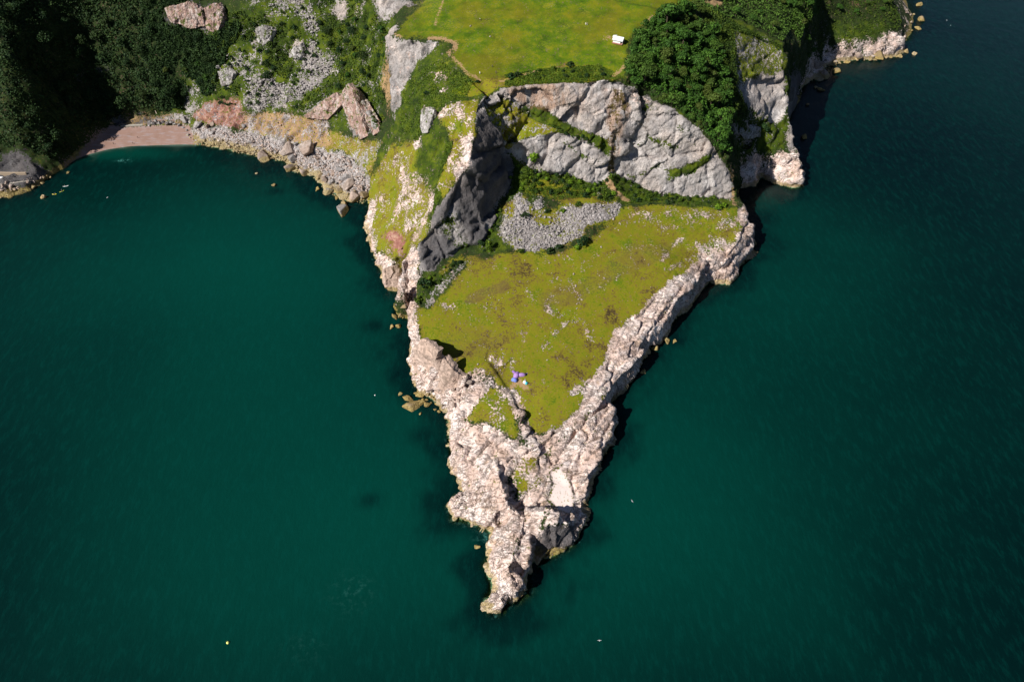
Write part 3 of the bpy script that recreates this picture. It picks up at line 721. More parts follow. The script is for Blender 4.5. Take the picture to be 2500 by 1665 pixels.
    gk = n.mix(n.math('MULTIPLY', brn, n.mr(n.noise(.2, 5, .6, n.vec((1, 1, .15))), .36, .56, 0, .85)), gk, (.42, .27, .19))
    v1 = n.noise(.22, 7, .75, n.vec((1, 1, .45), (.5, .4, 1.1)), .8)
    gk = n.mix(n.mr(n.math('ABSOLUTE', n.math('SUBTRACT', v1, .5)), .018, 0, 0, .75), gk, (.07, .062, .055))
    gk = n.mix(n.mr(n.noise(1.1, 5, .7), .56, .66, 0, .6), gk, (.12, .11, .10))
    gk = n.mix(n.math('MULTIPLY', scb_shade, .86), gk, (.050, .048, .054))  # scrub weight also darkens grey rock: painted shade for the wall faces
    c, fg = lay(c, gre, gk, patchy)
    c, fk = lay(c, pin, pk, patchy)
    c = n.mix(fs, tide(n, c), c)
    n.lk(c, n.b.inputs['Base Color'])
    n.b.inputs['Roughness'].default_value = .92; n.b.inputs['Specular IOR Level'].default_value = .15
    rk = n.math('MAXIMUM', fg, fk)
    hr = n.math('ADD', n.math('MULTIPLY', n.math('MINIMUM', e1, .15), 2.0), n.math('MULTIPLY', n.math('MINIMUM', e2, .2), 1.3))
    hr = n.math('ADD', hr, n.math('MULTIPLY', f1, 1.5))
    hr = n.math('ADD', hr, n.math('MULTIPLY', n.math('MULTIPLY', n.math('MINIMUM', e4, .2), 4.0), dens)); hr = n.math('ADD', hr, n.math('MULTIPLY', r1, .6))
    hs = n.math('MULTIPLY', n.math('MINIMUM', e3, .25), 2.6)
    hg = n.math('ADD', n.math('MULTIPLY', f4, .5), n.math('MULTIPLY', f1, .35))
    h = n.math('ADD', n.math('MULTIPLY', rk, hr), n.math('MULTIPLY', n.math('SUBTRACT', 1.0, rk), n.math('ADD', hg, n.math('MULTIPLY', fc, hs))))
    h = n.math('MULTIPLY', h, n.math('SUBTRACT', 1.0, n.math('MULTIPLY', fs, .85)))
    n.lk(n.bump(h, .85, .34), n.b.inputs['Normal'])
    return n.m

def boulder_mat(name, warm, tidal=True, base=None):
    n = NB(name)
    c = rock_col(n, warm)
    oi = n.t.nodes.new('ShaderNodeObjectInfo')
    c = n.mix(n.mr(oi.outputs['Random'], 0, 1, .25, .8), c, (.22, .17, .135) if warm else (.25, .235, .235))
    if base: c = n.mix(.7, c, base)
    c = n.mix(n.mr(n.voro(.7, 'F1', out='Color'), .1, .9, 0, .7, False), c, (.15, .115, .09) if warm else (.14, .13, .13))
    if tidal: c = tide(n, c)
    n.lk(c, n.b.inputs['Base Color']); n.b.inputs['Roughness'].default_value = .9; n.b.inputs['Specular IOR Level'].default_value = .15
    n.lk(n.bump(n.noise(1.6, 6, .65), .9, .5), n.b.inputs['Normal'])
    return n.m

def crag_mat(name, lo, mid, hi, rot=(.4, .3, .6)):
    """weathered outcrop: bedded, cracked, with turf in its joints"""
    n = NB(name)
    c = n.ramp(n.noise(.35, 6, .7, n.vec((1, .3, .5), rot)), [(.34, lo), (.5, mid), (.64, hi)])
    e1, e2 = cracks(n, .38, 1.1)
    v = n.noise(.3, 6, .7, n.vec((1, .5, .5), rot), .6)
    ln = n.mr(n.math('ABSOLUTE', n.math('SUBTRACT', v, .5)), .03, 0)
    c = n.mix(n.math('MULTIPLY', n.math('MAXIMUM', ln, n.mr(e1, .06, 0)), .75), c, (.07, .06, .05))
    c = n.mix(n.mr(n.noise(.28, 6, .75), .54, .6), c, n.mix(n.noise(.9, 4), (.03, .055, .005), (.10, .13, .01)))
    n.lk(tide(n, c), n.b.inputs['Base Color']); n.b.inputs['Roughness'].default_value = .92; n.b.inputs['Specular IOR Level'].default_value = .15
    n.lk(n.bump(n.math('ADD', n.noise(.9, 6, .7), n.math('MULTIPLY', n.math('MINIMUM', e1, .2), 2.5)), .9, .6), n.b.inputs['Normal'])
    return n.m

def leaf_mat(name, dark, mid, light, tint=(.10, .09, .01), tf=.35):
    n = NB(name)
    v, _, _ = n.attr('shade')
    c = n.ramp(n.math('ADD', n.math('MULTIPLY', v, .75), n.math('MULTIPLY', n.noise(.25, 3), .3)), [(.1, dark), (.5, mid), (.95, light)])
    oi = n.t.nodes.new('ShaderNodeObjectInfo')
    c = n.mix(n.mr(oi.outputs['Random'], .45, 1, 0, tf), c, tint)
    n.lk(c, n.b.inputs['Base Color']); n.b.inputs['Roughness'].default_value = .7; n.b.inputs['Specular IOR Level'].default_value = .2
    return n.m

def plain(name, col, rough=.7, spec=.3, var=.12, sc_=3.0, metal=0):
    n = NB(name)
    c = n.mix(n.noise(sc_, 4), tuple(max(0, k * (1 - var)) for k in col), tuple(min(1, k * (1 + var)) for k in col))
    n.lk(c, n.b.inputs['Base Color']); n.b.inputs['Roughness'].default_value = rough; n.b.inputs['Specular IOR Level'].default_value = spec
    n.b.inputs['Metallic'].default_value = metal
    return n.m

def water_mat():
    n = NB('sea_water')
    dep, green, foam = n.attr('sea')
    big = n.noise(.008, 4, .5); mid = n.noise(.05, 4)
    g = n.math('ADD', green, n.math('MULTIPLY', n.math('SUBTRACT', big, .5), .45))
    c = n.ramp(g, [(.0, (.0002, .0045, .0062)), (.3, (.0004, .0135, .0118)), (.6, (.0005, .0300, .0225)), (1.0, (.0006, .047, .0335))])
    c = n.mix(n.math('MULTIPLY', foam, n.mr(n.noise(.35, 5, .7), .48, .7)), c, (.10, .36, .33))
    n.lk(c, n.b.inputs['Base Color'])
    n.b.inputs['Roughness'].default_value = .2; n.b.inputs['IOR'].default_value = 1.33; n.b.inputs['Specular IOR Level'].default_value = .22
    h = n.math('ADD', n.math('MULTIPLY', n.noise(.5, 6, .7, n.vec((1, .45, 1), (0, 0, .5))), .6), n.math('MULTIPLY', n.noise(.09, 4), .8))
    c = n.mix(n.mr(n.noise(.30, 6, .75, n.vec((1, .35, 1), (0, 0, .5))), .46, .66, 0, .22), c, (.0008, .050, .040))
    n.lk(c, n.b.inputs['Base Color'])
    n.lk(n.bump(h, .7, .5), n.b.inputs['Normal'])
    tr = n.t.nodes.new('ShaderNodeBsdfTransparent'); tr.inputs[0].default_value = (.55, .85, .80, 1)
    mx = n.t.nodes.new('ShaderNodeMixShader'); n.lk(dep, mx.inputs[0]); n.lk(tr.outputs[0], mx.inputs[1]); n.lk(n.b.outputs[0], mx.inputs[2])
    n.lk(mx.outputs[0], n.out.inputs['Surface'])
    return n.m
# ---------------------------------------------------------------- helpers for objects
col = sc.collection
def rawmesh(name, co, faces, mats=None, smooth=False):
    me = bpy.data.meshes.new(name)
    co = np.asarray(co, dtype=np.float32); faces = np.asarray(faces, dtype=np.int32)
    me.vertices.add(len(co)); me.vertices.foreach_set('co', co.ravel())
    k = faces.shape[1]
    me.loops.add(faces.size); me.loops.foreach_set('vertex_index', faces.ravel())
    me.polygons.add(len(faces)); me.polygons.foreach_set('loop_start', np.arange(0, faces.size, k, dtype=np.int32))
    if smooth: me.polygons.foreach_set('use_smooth', np.ones(len(faces), bool))
    me.update(calc_edges=True)
    if mats: me.materials.append(mats)
    return me
def vattr(me, name, a, b, c):
    n = len(me.vertices)
    at_ = me.attributes.new(name, 'FLOAT_COLOR', 'POINT')
    at_.data.foreach_set('color', np.stack([a, b, c, np.ones(n)], -1).astype(np.float32).ravel())
def link(name, me, parent=None, loc=None, rot=None, scale=None):
    o = bpy.data.objects.new(name, me); col.objects.link(o)
    if parent: o.parent = parent
    if loc is not None: o.location = loc
    if rot is not None: o.rotation_euler = rot
    if scale is not None: o.scale = scale
    return o
def tag(o, label=None, cat=None, group=None, kind=None):
    if label: o['label'] = label
    if cat: o['category'] = cat
    if group: o['group'] = group
    if kind: o['kind'] = kind
    return o
def copy_tree(o):
    c = o.copy(); col.objects.link(c)
    for ch in list(o.children):
        d = ch.copy(); col.objects.link(d); d.parent = c
    return c
# ---------------------------------------------------------------- ground and sea
idx = np.arange(NX * NY).reshape(NY, NX)
q = np.stack([idx[:-1, :-1], idx[:-1, 1:], idx[1:, 1:], idx[1:, :-1]], -1).reshape(-1, 4)
keep = Z.ravel()[q].max(1) > -9
q = q[keep]
used = np.zeros(NX * NY, bool); used[q.ravel()] = True
remap = np.cumsum(used) - 1
q = remap[q]
me = rawmesh('ground', np.stack([DX, DY, DZ], -1).reshape(-1, 3)[used], q, ground_mat())
for nm, ks in (('m1', ('meadow','turf','lush')), ('m2', ('pink','grey','scree')), ('m3', ('red','sand','path')), ('m4', ('scrub','brown','pale'))):  # m4 scrub also carries the painted shade on grey rock
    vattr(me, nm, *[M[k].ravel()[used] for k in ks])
tag(link('ground', me), kind='structure')

wxs = np.concatenate([[-2500,-1200,-800,-500],np.arange(-420,-60,2.5),np.arange(-60,130,1.5),np.arange(130,400,2.5),[420,500,800,1200,2500]])
wys = np.concatenate([[-1500,-400,0,40],np.arange(70,420,1.8),np.arange(420,660,3.5),[700,900,1500,3500]])
WX, WY = np.meshgrid(wxs, wys)
def gsample(A, x, y):
    i = np.clip(np.searchsorted(GX, x) - 1, 0, NX - 2); j = np.clip(np.searchsorted(GY, y) - 1, 0, NY - 2)
    u = np.clip((x - GX[i]) / (GX[i + 1] - GX[i]), 0, 1); v = np.clip((y - GY[j]) / (GY[j + 1] - GY[j]), 0, 1)
    return (A[j, i] * (1 - u) + A[j, i + 1] * u) * (1 - v) + (A[j + 1, i] * (1 - u) + A[j + 1, i + 1] * u) * v
WZ = gsample(Z, WX, WY)
outw = np.array([at(p[0], p[1], 0)[:2] for p in OUT])
flat = np.stack([WX.ravel(), WY.ravel()], 1)
dmin = np.full(len(flat), 1e9)
for a, b in zip(outw[:-1], outw[1:]):
    ab = b - a; t = np.clip(((flat - a) @ ab) / (ab @ ab + 1e-9), 0, 1)
    dmin = np.minimum(dmin, np.hypot(*(flat - a - t[:, None] * ab).T))
dmin = dmin.reshape(WX.shape)
dep = 1 - np.exp(-np.clip(-WZ, 0, 60) / 1.9)
# green over the sandy bay floor and the shelf round the headland, darker over weedy rock at its foot and over deep water
def gauss(px, py, rx, ry):
    h = at(px, py, 0); e = np.hypot((WX - h[0]) / rx, (WY - h[1]) / ry); return np.exp(-e * e)
green = .05 + .10 * sstep(330, 120, dmin) + .55 * gauss(520, 600, 160, 95) + .40 * gauss(640, 1000, 120, 80) + .36 * gauss(860, 1330, 170, 70) + .42 * gauss(1560, 1050, 110, 90) + .30 * gauss(1850, 620, 110, 90)
kern = fbm(WX / 14, WY / 14, WX * 0, 4, 31)
near = sstep(20, 1, dmin + kern * 26)
nearb = near * (1 - gauss(290, 350, 60, 22))
green = np.clip(green * (1 - .62 * nearb) + .55 * gauss(270, 352, 45, 10) , 0, 1.2)
for px, py, r in [(860,750,7),(940,900,9),(975,1000,8),(850,1150,6),(920,860,7),(595,398,6),(635,440,6),(1560,780,7),(1760,500,9),(1000,1030,6),(510,365,12),(620,385,10)]:
    green *= 1 - .55 * gauss(px, py, r, r * .7)
foam = gauss(285, 370, 4.5, 1.8) * 1.2 + .8 * gauss(1125, 1232, 5, 3) + .09 * gauss(810, 1360, 9, 8) + .06 * gauss(700, 1490, 9, 6)
foam = foam + .55 * sstep(1.6, .2, dmin) * (fbm(WX / 9, WY / 9, WX * 0, 3, 77) > .04)
ih = np.arange(WX.size).reshape(WX.shape)
wq = np.stack([ih[:-1, :-1], ih[:-1, 1:], ih[1:, 1:], ih[1:, :-1]], -1).reshape(-1, 4)
wm = rawmesh('sea', np.stack([WX, WY, WX * 0], -1).reshape(-1, 3), wq, water_mat())
vattr(wm, 'sea', dep.ravel(), green.ravel(), np.clip(foam, 0, 1).ravel())
tag(link('sea', wm), kind='structure')
# deep sea bed under everything
tag(link('sea_bed', rawmesh('sea_bed', [(-2500, -1500, -32), (2500, -1500, -32), (2500, 3500, -32), (-2500, 3500, -32)], [(0, 1, 2, 3)], plain('sea_bed', (.02, .05, .045)))), kind='structure')
# ---------------------------------------------------------------- foliage
def leaf_cloud(cent, rad, n, size, seed, squash=.8):
    """leaf-sized quads spread through a few overlapping lobes; returns verts, faces, shade"""
    r = np.random.default_rng(seed)
    k = r.choice(len(cent), n, p=rad ** 2 / (rad ** 2).sum())
    d = r.normal(size=(n, 3)); d[:, 2] = np.abs(d[:, 2]) * 1.0 - .35
    d /= np.linalg.norm(d, axis=1)[:, None]
    rr = rad[k][:, None] * (r.uniform(.62, 1.08, (n, 1)))
    p = cent[k] + d * rr * np.array([1, 1, squash])
    nn = d + r.normal(size=(n, 3)) * .55
    nn /= np.linalg.norm(nn, axis=1)[:, None]
    a = np.cross(nn, r.normal(size=(n, 3))); a /= np.linalg.norm(a, axis=1)[:, None]
    b = np.cross(nn, a)
    s = (size * r.uniform(.6, 1.3, (n, 1)))
    v = np.stack([p - a * s - b * s * .7, p + a * s - b * s * .5, p + a * s * .7 + b * s, p - a * s * .8 + b * s * .6], 1).reshape(-1, 3)
    f = np.arange(4 * n).reshape(-1, 4)
    lobe = r.uniform(-.22, .22, len(cent))
    sh = np.clip(.5 + lobe[k] + r.normal(size=n) * .16, 0, 1)
    return v, f, np.repeat(sh, 4)
def crown_mesh(name, R, hgt, seed, mat, n=520, lobes=9, size=.36):
    r = np.random.default_rng(seed)
    ang = r.uniform(0, 6.28, lobes); rad = r.uniform(.1, .75, lobes) * R
    cent = np.stack([np.cos(ang) * rad, np.sin(ang) * rad, hgt * .62 + r.uniform(-.16, .2, lobes) * hgt - rad * .35], 1)
    lr = r.uniform(.24, .5, lobes) * R
    cent = np.vstack([cent, [[0, 0, hgt * .72]]]); lr = np.append(lr, R * .55)
    v, f, sh = leaf_cloud(cent, lr, n, size, seed + 1)
    me = rawmesh(name, v, f, mat); vattr(me, 'shade', sh, sh, sh)
    return me
def tube(pts, rads, seg=6):
    v, f = [], []
    for i, (p, r_) in enumerate(zip(pts, rads)):
        for k in range(seg):
            a = 6.2832 * k / seg; v.append((p[0] + math.cos(a) * r_, p[1] + math.sin(a) * r_, p[2]))
        if i:
            for k in range(seg):
                f.append(((i - 1) * seg + k, (i - 1) * seg + (k + 1) % seg, i * seg + (k + 1) % seg, i * seg + k))
    return v, f
def trunk_mesh(name, hgt, R, seed, mat):
    r = random.Random(seed)
    v, f = tube([(0, 0, -1.5), (.1, 0, 0), (.15, .1, hgt * .35), (.05, .2, hgt * .6)], [.42, .34, .24, .12])
    for k in range(5):
        a = k * 1.256 + r.random(); z0 = hgt * (.28 + .06 * k)
        w_, g = tube([(.1, 0, z0), (math.cos(a) * R * .3, math.sin(a) * R * .3, z0 + hgt * .18), (math.cos(a) * R * .55, math.sin(a) * R * .55, z0 + hgt * .32)], [.16, .1, .04], 5)
        o = len(v); v += w_; f += [tuple(i + o for i in q_) for q_ in g]
    return rawmesh(name, v, f, mat)
bark = plain('bark', (.10, .075, .055), .9, .1)
G_wood = leaf_mat('wood_leaves', (.010, .026, .005), (.032, .088, .010), (.075, .165, .016), (.085, .085, .016), .55)
G_cove = leaf_mat('cove_leaves', (.005, .013, .005), (.014, .040, .011), (.040, .080, .016), (.030, .048, .008), .6)
G_bush = leaf_mat('bush_leaves', (.012, .028, .004), (.055, .100, .006), (.14, .19, .012), (.02, .05, .006), .7)
G_mix = leaf_mat('bracken_leaves', (.008, .020, .004), (.028, .056, .005), (.085, .125, .010), (.02, .05, .006), .0)
G_bright = leaf_mat('bright_leaves', (.03, .07, .004), (.085, .165, .006), (.16, .26, .012), (.07, .12, .006), .4)
def tree_protos(mat, spec):
    out = []
    for k, (R, h, n_) in enumerate(spec):
        out.append((crown_mesh('crown', R, h, 100 + k * 7 + len(spec), mat, n_, 14, .33), trunk_mesh('trunk', h, R, k, bark)))
    return out
P_wood = tree_protos(G_wood, [(3.9, 7.5, 760), (4.7, 8.5, 950), (3.1, 6.5, 560), (5.4, 9.5, 1150)])
P_cove = tree_protos(G_cove, [(4.8, 8, 700), (5.6, 9, 820), (4.0, 7, 560)])
PB = [crown_mesh('foliage', 2.0, 2.2, 300 + k, m_, 230, 7, .26) for k, m_ in enumerate((G_bush, G_bush, G_cove, G_bright))]
def stem_of(mat=bark):
    v, f = tube([(0, 0, -.6), (0, 0, .4), (.1, 0, 1.0)], [.16, .12, .05], 5)
    for a in (0, 2.1, 4.2):
        w_, g = tube([(0, 0, .3), (math.cos(a) * .6, math.sin(a) * .6, 1.0)], [.09, .03], 4)
        o = len(v); v += w_; f += [tuple(i + o for i in q_) for q_ in g]
    return rawmesh('stem', v, f, mat)
STEM = stem_of()
def tree(x, y, z, crown, trunk, sc_, label, group, name='broadleaf_tree', rz=None, cat='tree'):
    e = link(name, None, loc=(x, y, z), rot=(0, 0, random.uniform(0, 6.28) if rz is None else rz), scale=(sc_, sc_, sc_ * random.uniform(.85, 1.15)))
    tag(e, label, cat, group)
    link('crown' if name != 'shrub' else 'foliage', crown, e); link('trunk' if name != 'shrub' else 'stem', trunk, e)
    return e
def back_px(x, y, z):
    dz = z - H; d = y * CP - dz * SP
    return 1177 + F * x / d, 784 - F * (y * SP + dz * CP) / d
def tree_say(x, y, z, s_, kind):
    px, py = back_px(x, y, z); size = 'big' if s_ > 1.02 else 'small' if s_ < .78 else 'medium'
    if kind == 'wood':
        if py < 75: w_ = 'at the top end of the dense wood beside the meadow'
        elif px < 1475: w_ = 'on the meadow edge of the dense wood'
        elif py > 290: w_ = 'in the narrow lower tail of the dense wood'
        elif px - 1505 < (py - 226) * .9 + 22: w_ = 'right above the quarry brow in the dense wood'
        elif px > 1640: w_ = 'on the seaward edge of the dense wood'
        else: w_ = 'deep inside the dense wood'
    else:
        w_ = ('near the top edge' if py < 90 else 'low' if py > 235 else 'half way up') + ' on the ' + ('far left' if px < 150 else 'right' if px > 270 else 'middle') + ' of the dark cove slope'
    return size + (' rounded green tree ' if kind == 'wood' else ' dark tree ') + w_
def scatter(pl, spacing, n_max, jitter=.9, seed=1, minz=.5):
    """spread spots over a traced patch of the relief"""
    wp = np.array(world_poly(pl)); r = random.Random(seed)
    x0, y0 = wp.min(0); x1, y1 = wp.max(0); pts = []
    for _ in range(n_max * 60):
        x, y = r.uniform(x0, x1), r.uniform(y0, y1)
        if not inpoly(wp, np.array([x]), np.array([y]))[0]: continue
        if any((x - a) ** 2 + (y - b) ** 2 < spacing ** 2 for a, b in pts): continue
        z = ground(x, y)
        if z < minz: continue
        pts.append((x, y))
        if len(pts) >= n_max: break
    return [(x, y, ground(x, y)) for x, y in pts]
WOOD = [(1500,48),(1512,30),(1530,34),(1552,44),(1575,26),(1600,34),(1616,60),(1634,66),(1640,100),(1664,130),(1656,170),(1680,205),(1684,235),(1704,262),(1690,290),(1672,300),(1674,345),(1655,352),(1640,335),(1602,290),(1556,250),(1505,226),(1484,208),(1462,196),(1440,168),(1452,140),(1446,112),(1470,84),(1478,60)]
for i, (x, y, z) in enumerate(scatter(WOOD, 4.9, 150, seed=3)):
    c, t = P_wood[i % 4]; s_ = random.choice((.55, .7, .8, .9, 1.05, 1.2, 1.45)) * random.uniform(.9, 1.1); lb = tree_say(x, y, z, s_, 'wood')
    tree(x, y, z - .6, c, t, s_, lb, 'trees of the dense wood: ' + lb)
for pl, n_, sp, lab, grp in [
    ([(1300,-60),(1420,-60),(1400,2),(1360,6),(1320,0)], 8, 5, 'dark tree in the clump at the top edge of the meadow', 'trees at the top edge of the meadow'),
    ([(1600,-60),(1850,-60),(1835,40),(1800,95),(1700,40),(1640,30),(1590,8)], 24, 6.4, 'tree on the wooded back of the hill above the white speckled slope', 'trees on the back of the right hill'),
    ([(1848,60),(1880,20),(1900,-40),(1850,-40),(1838,30),(1845,110),(1850,160),(1862,150)], 10, 6, 'dark tree in the shaded gully between the right hill and the far headland', 'trees in the gully right of the hill'),
    ([(1900,30),(1960,20),(2060,-10),(2062,40),(2000,40),(1940,50)], 7, 6, 'small tree on top of the far right headland', 'trees on the far headland')]:
    for i, (x, y, z) in enumerate(scatter(pl, sp, n_, seed=n_)):
        c, t = P_wood[(i * 3) % 4]; tree(x, y, z - .6, c, t, random.uniform(.6, .95), lab, grp)
COVE = [(-90,-60),(0,-60),(340,-60),(360,60),(330,130),(380,200),(400,255),(300,262),(250,268),(215,300),(170,345),(120,372),(70,350),(0,335),(-90,330)]
for i, (x, y, z) in enumerate(scatter(COVE, 8.2, 58, seed=8)):
    c, t = P_cove[i % 3]; s_ = random.uniform(.7, 1.3); lb = tree_say(x, y, z, s_, 'cove')
    tree(x, y, z - .8, c, t, s_ * 1.05, lb, 'trees of the cove hillside: ' + lb)
for pl, n_, lab in [([(400,60),(500,80),(505,140),(490,230),(440,210),(395,230),(380,170)], 16, 'green tree on the slope above the right end of the beach'),
    ([(730,40),(890,60),(880,160),(850,160),(780,210),(740,240),(770,150),(740,90)], 22, 'green tree on the steep wooded bank left of the tall grey gully cliff'),
    ([(610,110),(655,100),(640,170),(610,190)], 5, 'bushy tree beside the large pale crag in the middle of the cove slope'),
    ([(700,-40),(900,-40),(850,10),(760,5)], 5, 'tree along the top of the cove slope near the white crags')]:
    for i, (x, y, z) in enumerate(scatter(pl, 5.2, n_, seed=n_)):
        c, t = (P_cove if i % 3 else P_wood)[i % 3]; tree(x, y, z - .8, c, t, random.uniform(.55, .85), lab, 'trees: ' + lab)
# shrubs: single ones first, each with a label of its own
for px, py, s_, k, lab in [(1226,372,2.4,3,'tall bright green bush standing alone above the scree'),(1208,402,1.5,0,'round shrub left of the tall bright bush on the quarry floor'),(1255,400,1.6,0,'round shrub right of the tall bright bush on the quarry floor'),
    (1342,560,2.4,2,'big dark bush at the right foot of the scree fan'),(1326,572,1.3,3,'light green bush beside the big dark bush at the scree foot'),(1262,580,1.5,2,'dark bush on the turf below the middle of the scree fan'),
    (1395,455,1.6,0,'olive bush at the upper right corner of the scree fan'),(1330,474,1.3,0,'olive bush in the upper middle of the scree fan'),(1295,488,1.1,3,'bright little bush inside the scree fan'),(1286,570,1.3,2,'smaller dark bush right of the one below the scree fan'),(1196,582,1.3,0,'low bush at the left foot of the scree fan'),(1206,498,1.4,2,'dark round bush standing alone on the left of the scree'),(1257,488,1.0,2,'small dark bush in the grassy patch of the scree'),
    (1173,180,1.5,2,'dark bush left of its pair on the brow above the quarry'),(1188,176,1.3,2,'dark bush right of its pair on the brow above the quarry'),(1310,152,1.3,2,'dark bush on the bank at the lower edge of the meadow'),(1098,190,.8,2,'little dark bush beside the worn path corner'),
    (980,216,1.0,2,'round dark bush alone on the grassy ridge slope'),(1650,480,1.6,3,'bright bush left of the narrow cliff path at the quarry foot'),(1665,475,1.4,3,'bright bush closest to the narrow cliff path'),(1755,300,2.0,2,'dark bush in front of the pale grey sea cliff'),
    (975,655,2.0,2,'dark bush in the hollow under the sharp purple slab'),(960,690,1.5,0,'bush squeezed between the knife ridge and the turf'),(1128,570,1.8,0,'bush at the inner corner where turf meets the shaded wall'),(1104,562,1.5,2,'dark bush at the foot of the shaded wall'),
    (1295,790+140,.01,0,None)]:
    if not lab: continue
    h = hit(px, py); tree(h.x, h.y, ground(h.x, h.y) - .3, PB[k], STEM, s_, lab, None, 'shrub', cat='shrub')
nshr = 0
for pl, n_, sp, ks, sz, lab in [
    ([(1165,400),(1197,378),(1240,395),(1315,408),(1372,424),(1400,400),(1425,430),(1430,462),(1340,452),(1262,445),(1205,438),(1165,450)], 60, 2.6, (0,0,2,3), (.7,1.3), 'green shrub in the band under the quarry wall'),
    ([(1425,410),(1459,420),(1507,443),(1590,454),(1660,456),(1650,470),(1520,468),(1500,475),(1470,468)], 40, 2.4, (0,2,0), (.6,1.1), 'shrub in the row under the right quarry face'),
    ([(1240,272),(1290,300),(1372,325),(1400,342),(1370,336),(1290,306)], 22, 2.0, (0,2), (.5,.9), 'shrub on the ledge crossing the quarry wall'),
    ([(1130,580),(1070,590),(1000,625),(970,650),(962,700),(985,670),(1030,630),(1090,585),(1130,560),(1160,490),(1150,480),(1120,540)], 28, 2.4, (0,3,2), (.5,.9), 'shrub in the strip under the shaded wall'),
    ([(1160,172),(1240,160),(1300,146),(1370,152),(1430,178),(1380,182),(1250,182)], 20, 3.4, (2,0,0), (.5,1.0), 'shrub on the bank above the quarry brow'),
    ([(480,60),(560,20),(700,20),(740,120),(700,200),(600,240),(500,250),(470,180)], 90, 3.0, (2,0,2), (.6,1.3), 'shrub among the crags above the cove'),
    ([(640,240),(720,200),(790,170),(870,150),(890,300),(800,300),(770,260),(700,262)], 60, 2.8, (2,0,0), (.6,1.2), 'shrub on the bank beside the pink fin'),
    ([(1640,40),(1720,60),(1790,110),(1700,100),(1700,180),(1690,250),(1740,290),(1730,330),(1690,340),(1700,270),(1680,190)], 60, 2.8, (0,0,3,2), (.5,1.1), 'shrub on the grass right of the wood'),
    ([(1700,330),(1800,315),(1830,345),(1760,345),(1700,365)], 22, 2.5, (3,0), (.5,.9), 'bright shrub above the yellow footed promontory'),
    ([(960,250),(985,300),(935,410),(912,400),(930,330)], 26, 2.6, (2,0), (.5,.9), 'low dark shrub in the ridge flank fold')]:
    for i, (x, y, z) in enumerate(scatter(pl, sp, n_, seed=n_ + 5)):
        if nshr > 275: break
        nshr += 1
        k_ = ks[i % len(ks)]; px_, py_ = back_px(x, y, z); wp_ = [q_[0] for q_ in pl]; t_ = (px_ - min(wp_)) / (max(wp_) - min(wp_))
        s_ = random.uniform(*sz); m_ = sum(sz) / 2
        l2 = ('larger ' if s_ > m_ else 'smaller ') + ('olive ', 'olive ', 'dark ', 'bright ')[k_] + lab.replace('green shrub', 'shrub').replace('bright shrub', 'shrub').replace('low dark shrub', 'shrub') + (', left' if t_ < .33 else ', right' if t_ > .66 else ', middle')
        tree(x, y, z - .3, PB[k_], STEM, s_, l2, 'shrubs: ' + l2, 'shrub', cat='shrub')
# undergrowth that nobody could count
def undergrowth(name, pls, n, size, hgt, mat, seed, kinds=None):
    r = np.random.default_rng(seed); P = []; per = n // len(pls)
    for pl in pls:
        wp = np.array(world_poly(pl)); x0, y0 = wp.min(0); x1, y1 = wp.max(0)
        x = r.uniform(x0, x1, per * 6); y = r.uniform(y0, y1, per * 6)
        m = inpoly(wp, x, y); x, y = x[m][:per], y[m][:per]
        z = gsample(Z, x, y); ok = (z > 3) & (gsample(np.clip(M['pink'] + M['grey'] + M['scree'] + M['red'] + M['path'], 0, 1).astype(float), x, y) < .3)
        P.append(np.stack([x[ok], y[ok], z[ok]], 1))
    P = np.vstack(P); n = len(P)
    clump = fbm(P[:, 0] / 3.5, P[:, 1] / 3.5, P[:, 2] / 3.5, 3, seed)
    P[:, 2] += hgt * np.clip(clump * 3 + .55, 0, 1.4) * r.uniform(.3, 1, n)
    nn = r.normal(size=(n, 3)) + np.array([0, 0, 1.3]); nn /= np.linalg.norm(nn, axis=1)[:, None]
    a = np.cross(nn, r.normal(size=(n, 3))); a /= np.linalg.norm(a, axis=1)[:, None]; b = np.cross(nn, a)
    s = size * r.uniform(.6, 1.4, (n, 1))
    v = np.stack([P - a * s - b * s * .7, P + a * s - b * s * .5, P + a * s * .7 + b * s, P - a * s * .8 + b * s * .6], 1).reshape(-1, 3)
    sh = np.repeat(np.clip(.5 + clump * 1.2 + r.normal(size=n) * .14, 0, 1), 4)
    me = rawmesh(name, v, np.arange(4 * n).reshape(-1, 4), mat); vattr(me, 'shade', sh, sh, sh)
    return tag(link(name, me), kind='stuff')
tag(undergrowth('undergrowth', [COVE, [(320,-60),(500,-60),(505,20),(470,70),(400,130),(330,140)], [(330,120),(480,40),(560,60),(500,180),(480,270),(380,270)]], 118000, .55, 3.0, G_cove, 5), 'dark scrub covering the cove hillside between the trees', 'undergrowth')
tag(undergrowth('bracken', [[(700,-40),(900,-40),(885,140),(880,300),(760,270),(640,250),(740,180)], [(480,40),(700,0),(700,200),(560,250),(440,260)], [(1600,0),(1700,60),(1800,110),(1700,200),(1735,330),(1660,380),(1690,250)], [(1850,-40),(2070,-60),(2070,70),(1900,100),(1850,160)]], 64000, .42, 1.7, G_mix, 6), 'green bracken and bramble over the banks', 'bracken')
tag(undergrowth('rough_grass', [[(1160,172),(1240,160),(1380,150),(1440,184),(1315,190),(1160,200)], [(1165,400),(1315,408),(1430,430),(1500,460),(1430,470),(1340,455),(1165,470)], [(925,215),(960,160),(1010,140),(1090,190),(1060,240),(1000,250),(930,420),(905,400)], [(1040,270),(1080,300),(1050,400),(1000,480),(985,560),(1000,440)]], 42000, .28, .7, G_bush, 9), 'tussocky rough grass on the ridge and banks', 'rough grass')

tag(undergrowth('woodland_canopy_fill', [WOOD], 24000, .45, 3.6, G_wood, 12), 'low branches and undergrowth filling the dense wood', 'undergrowth')

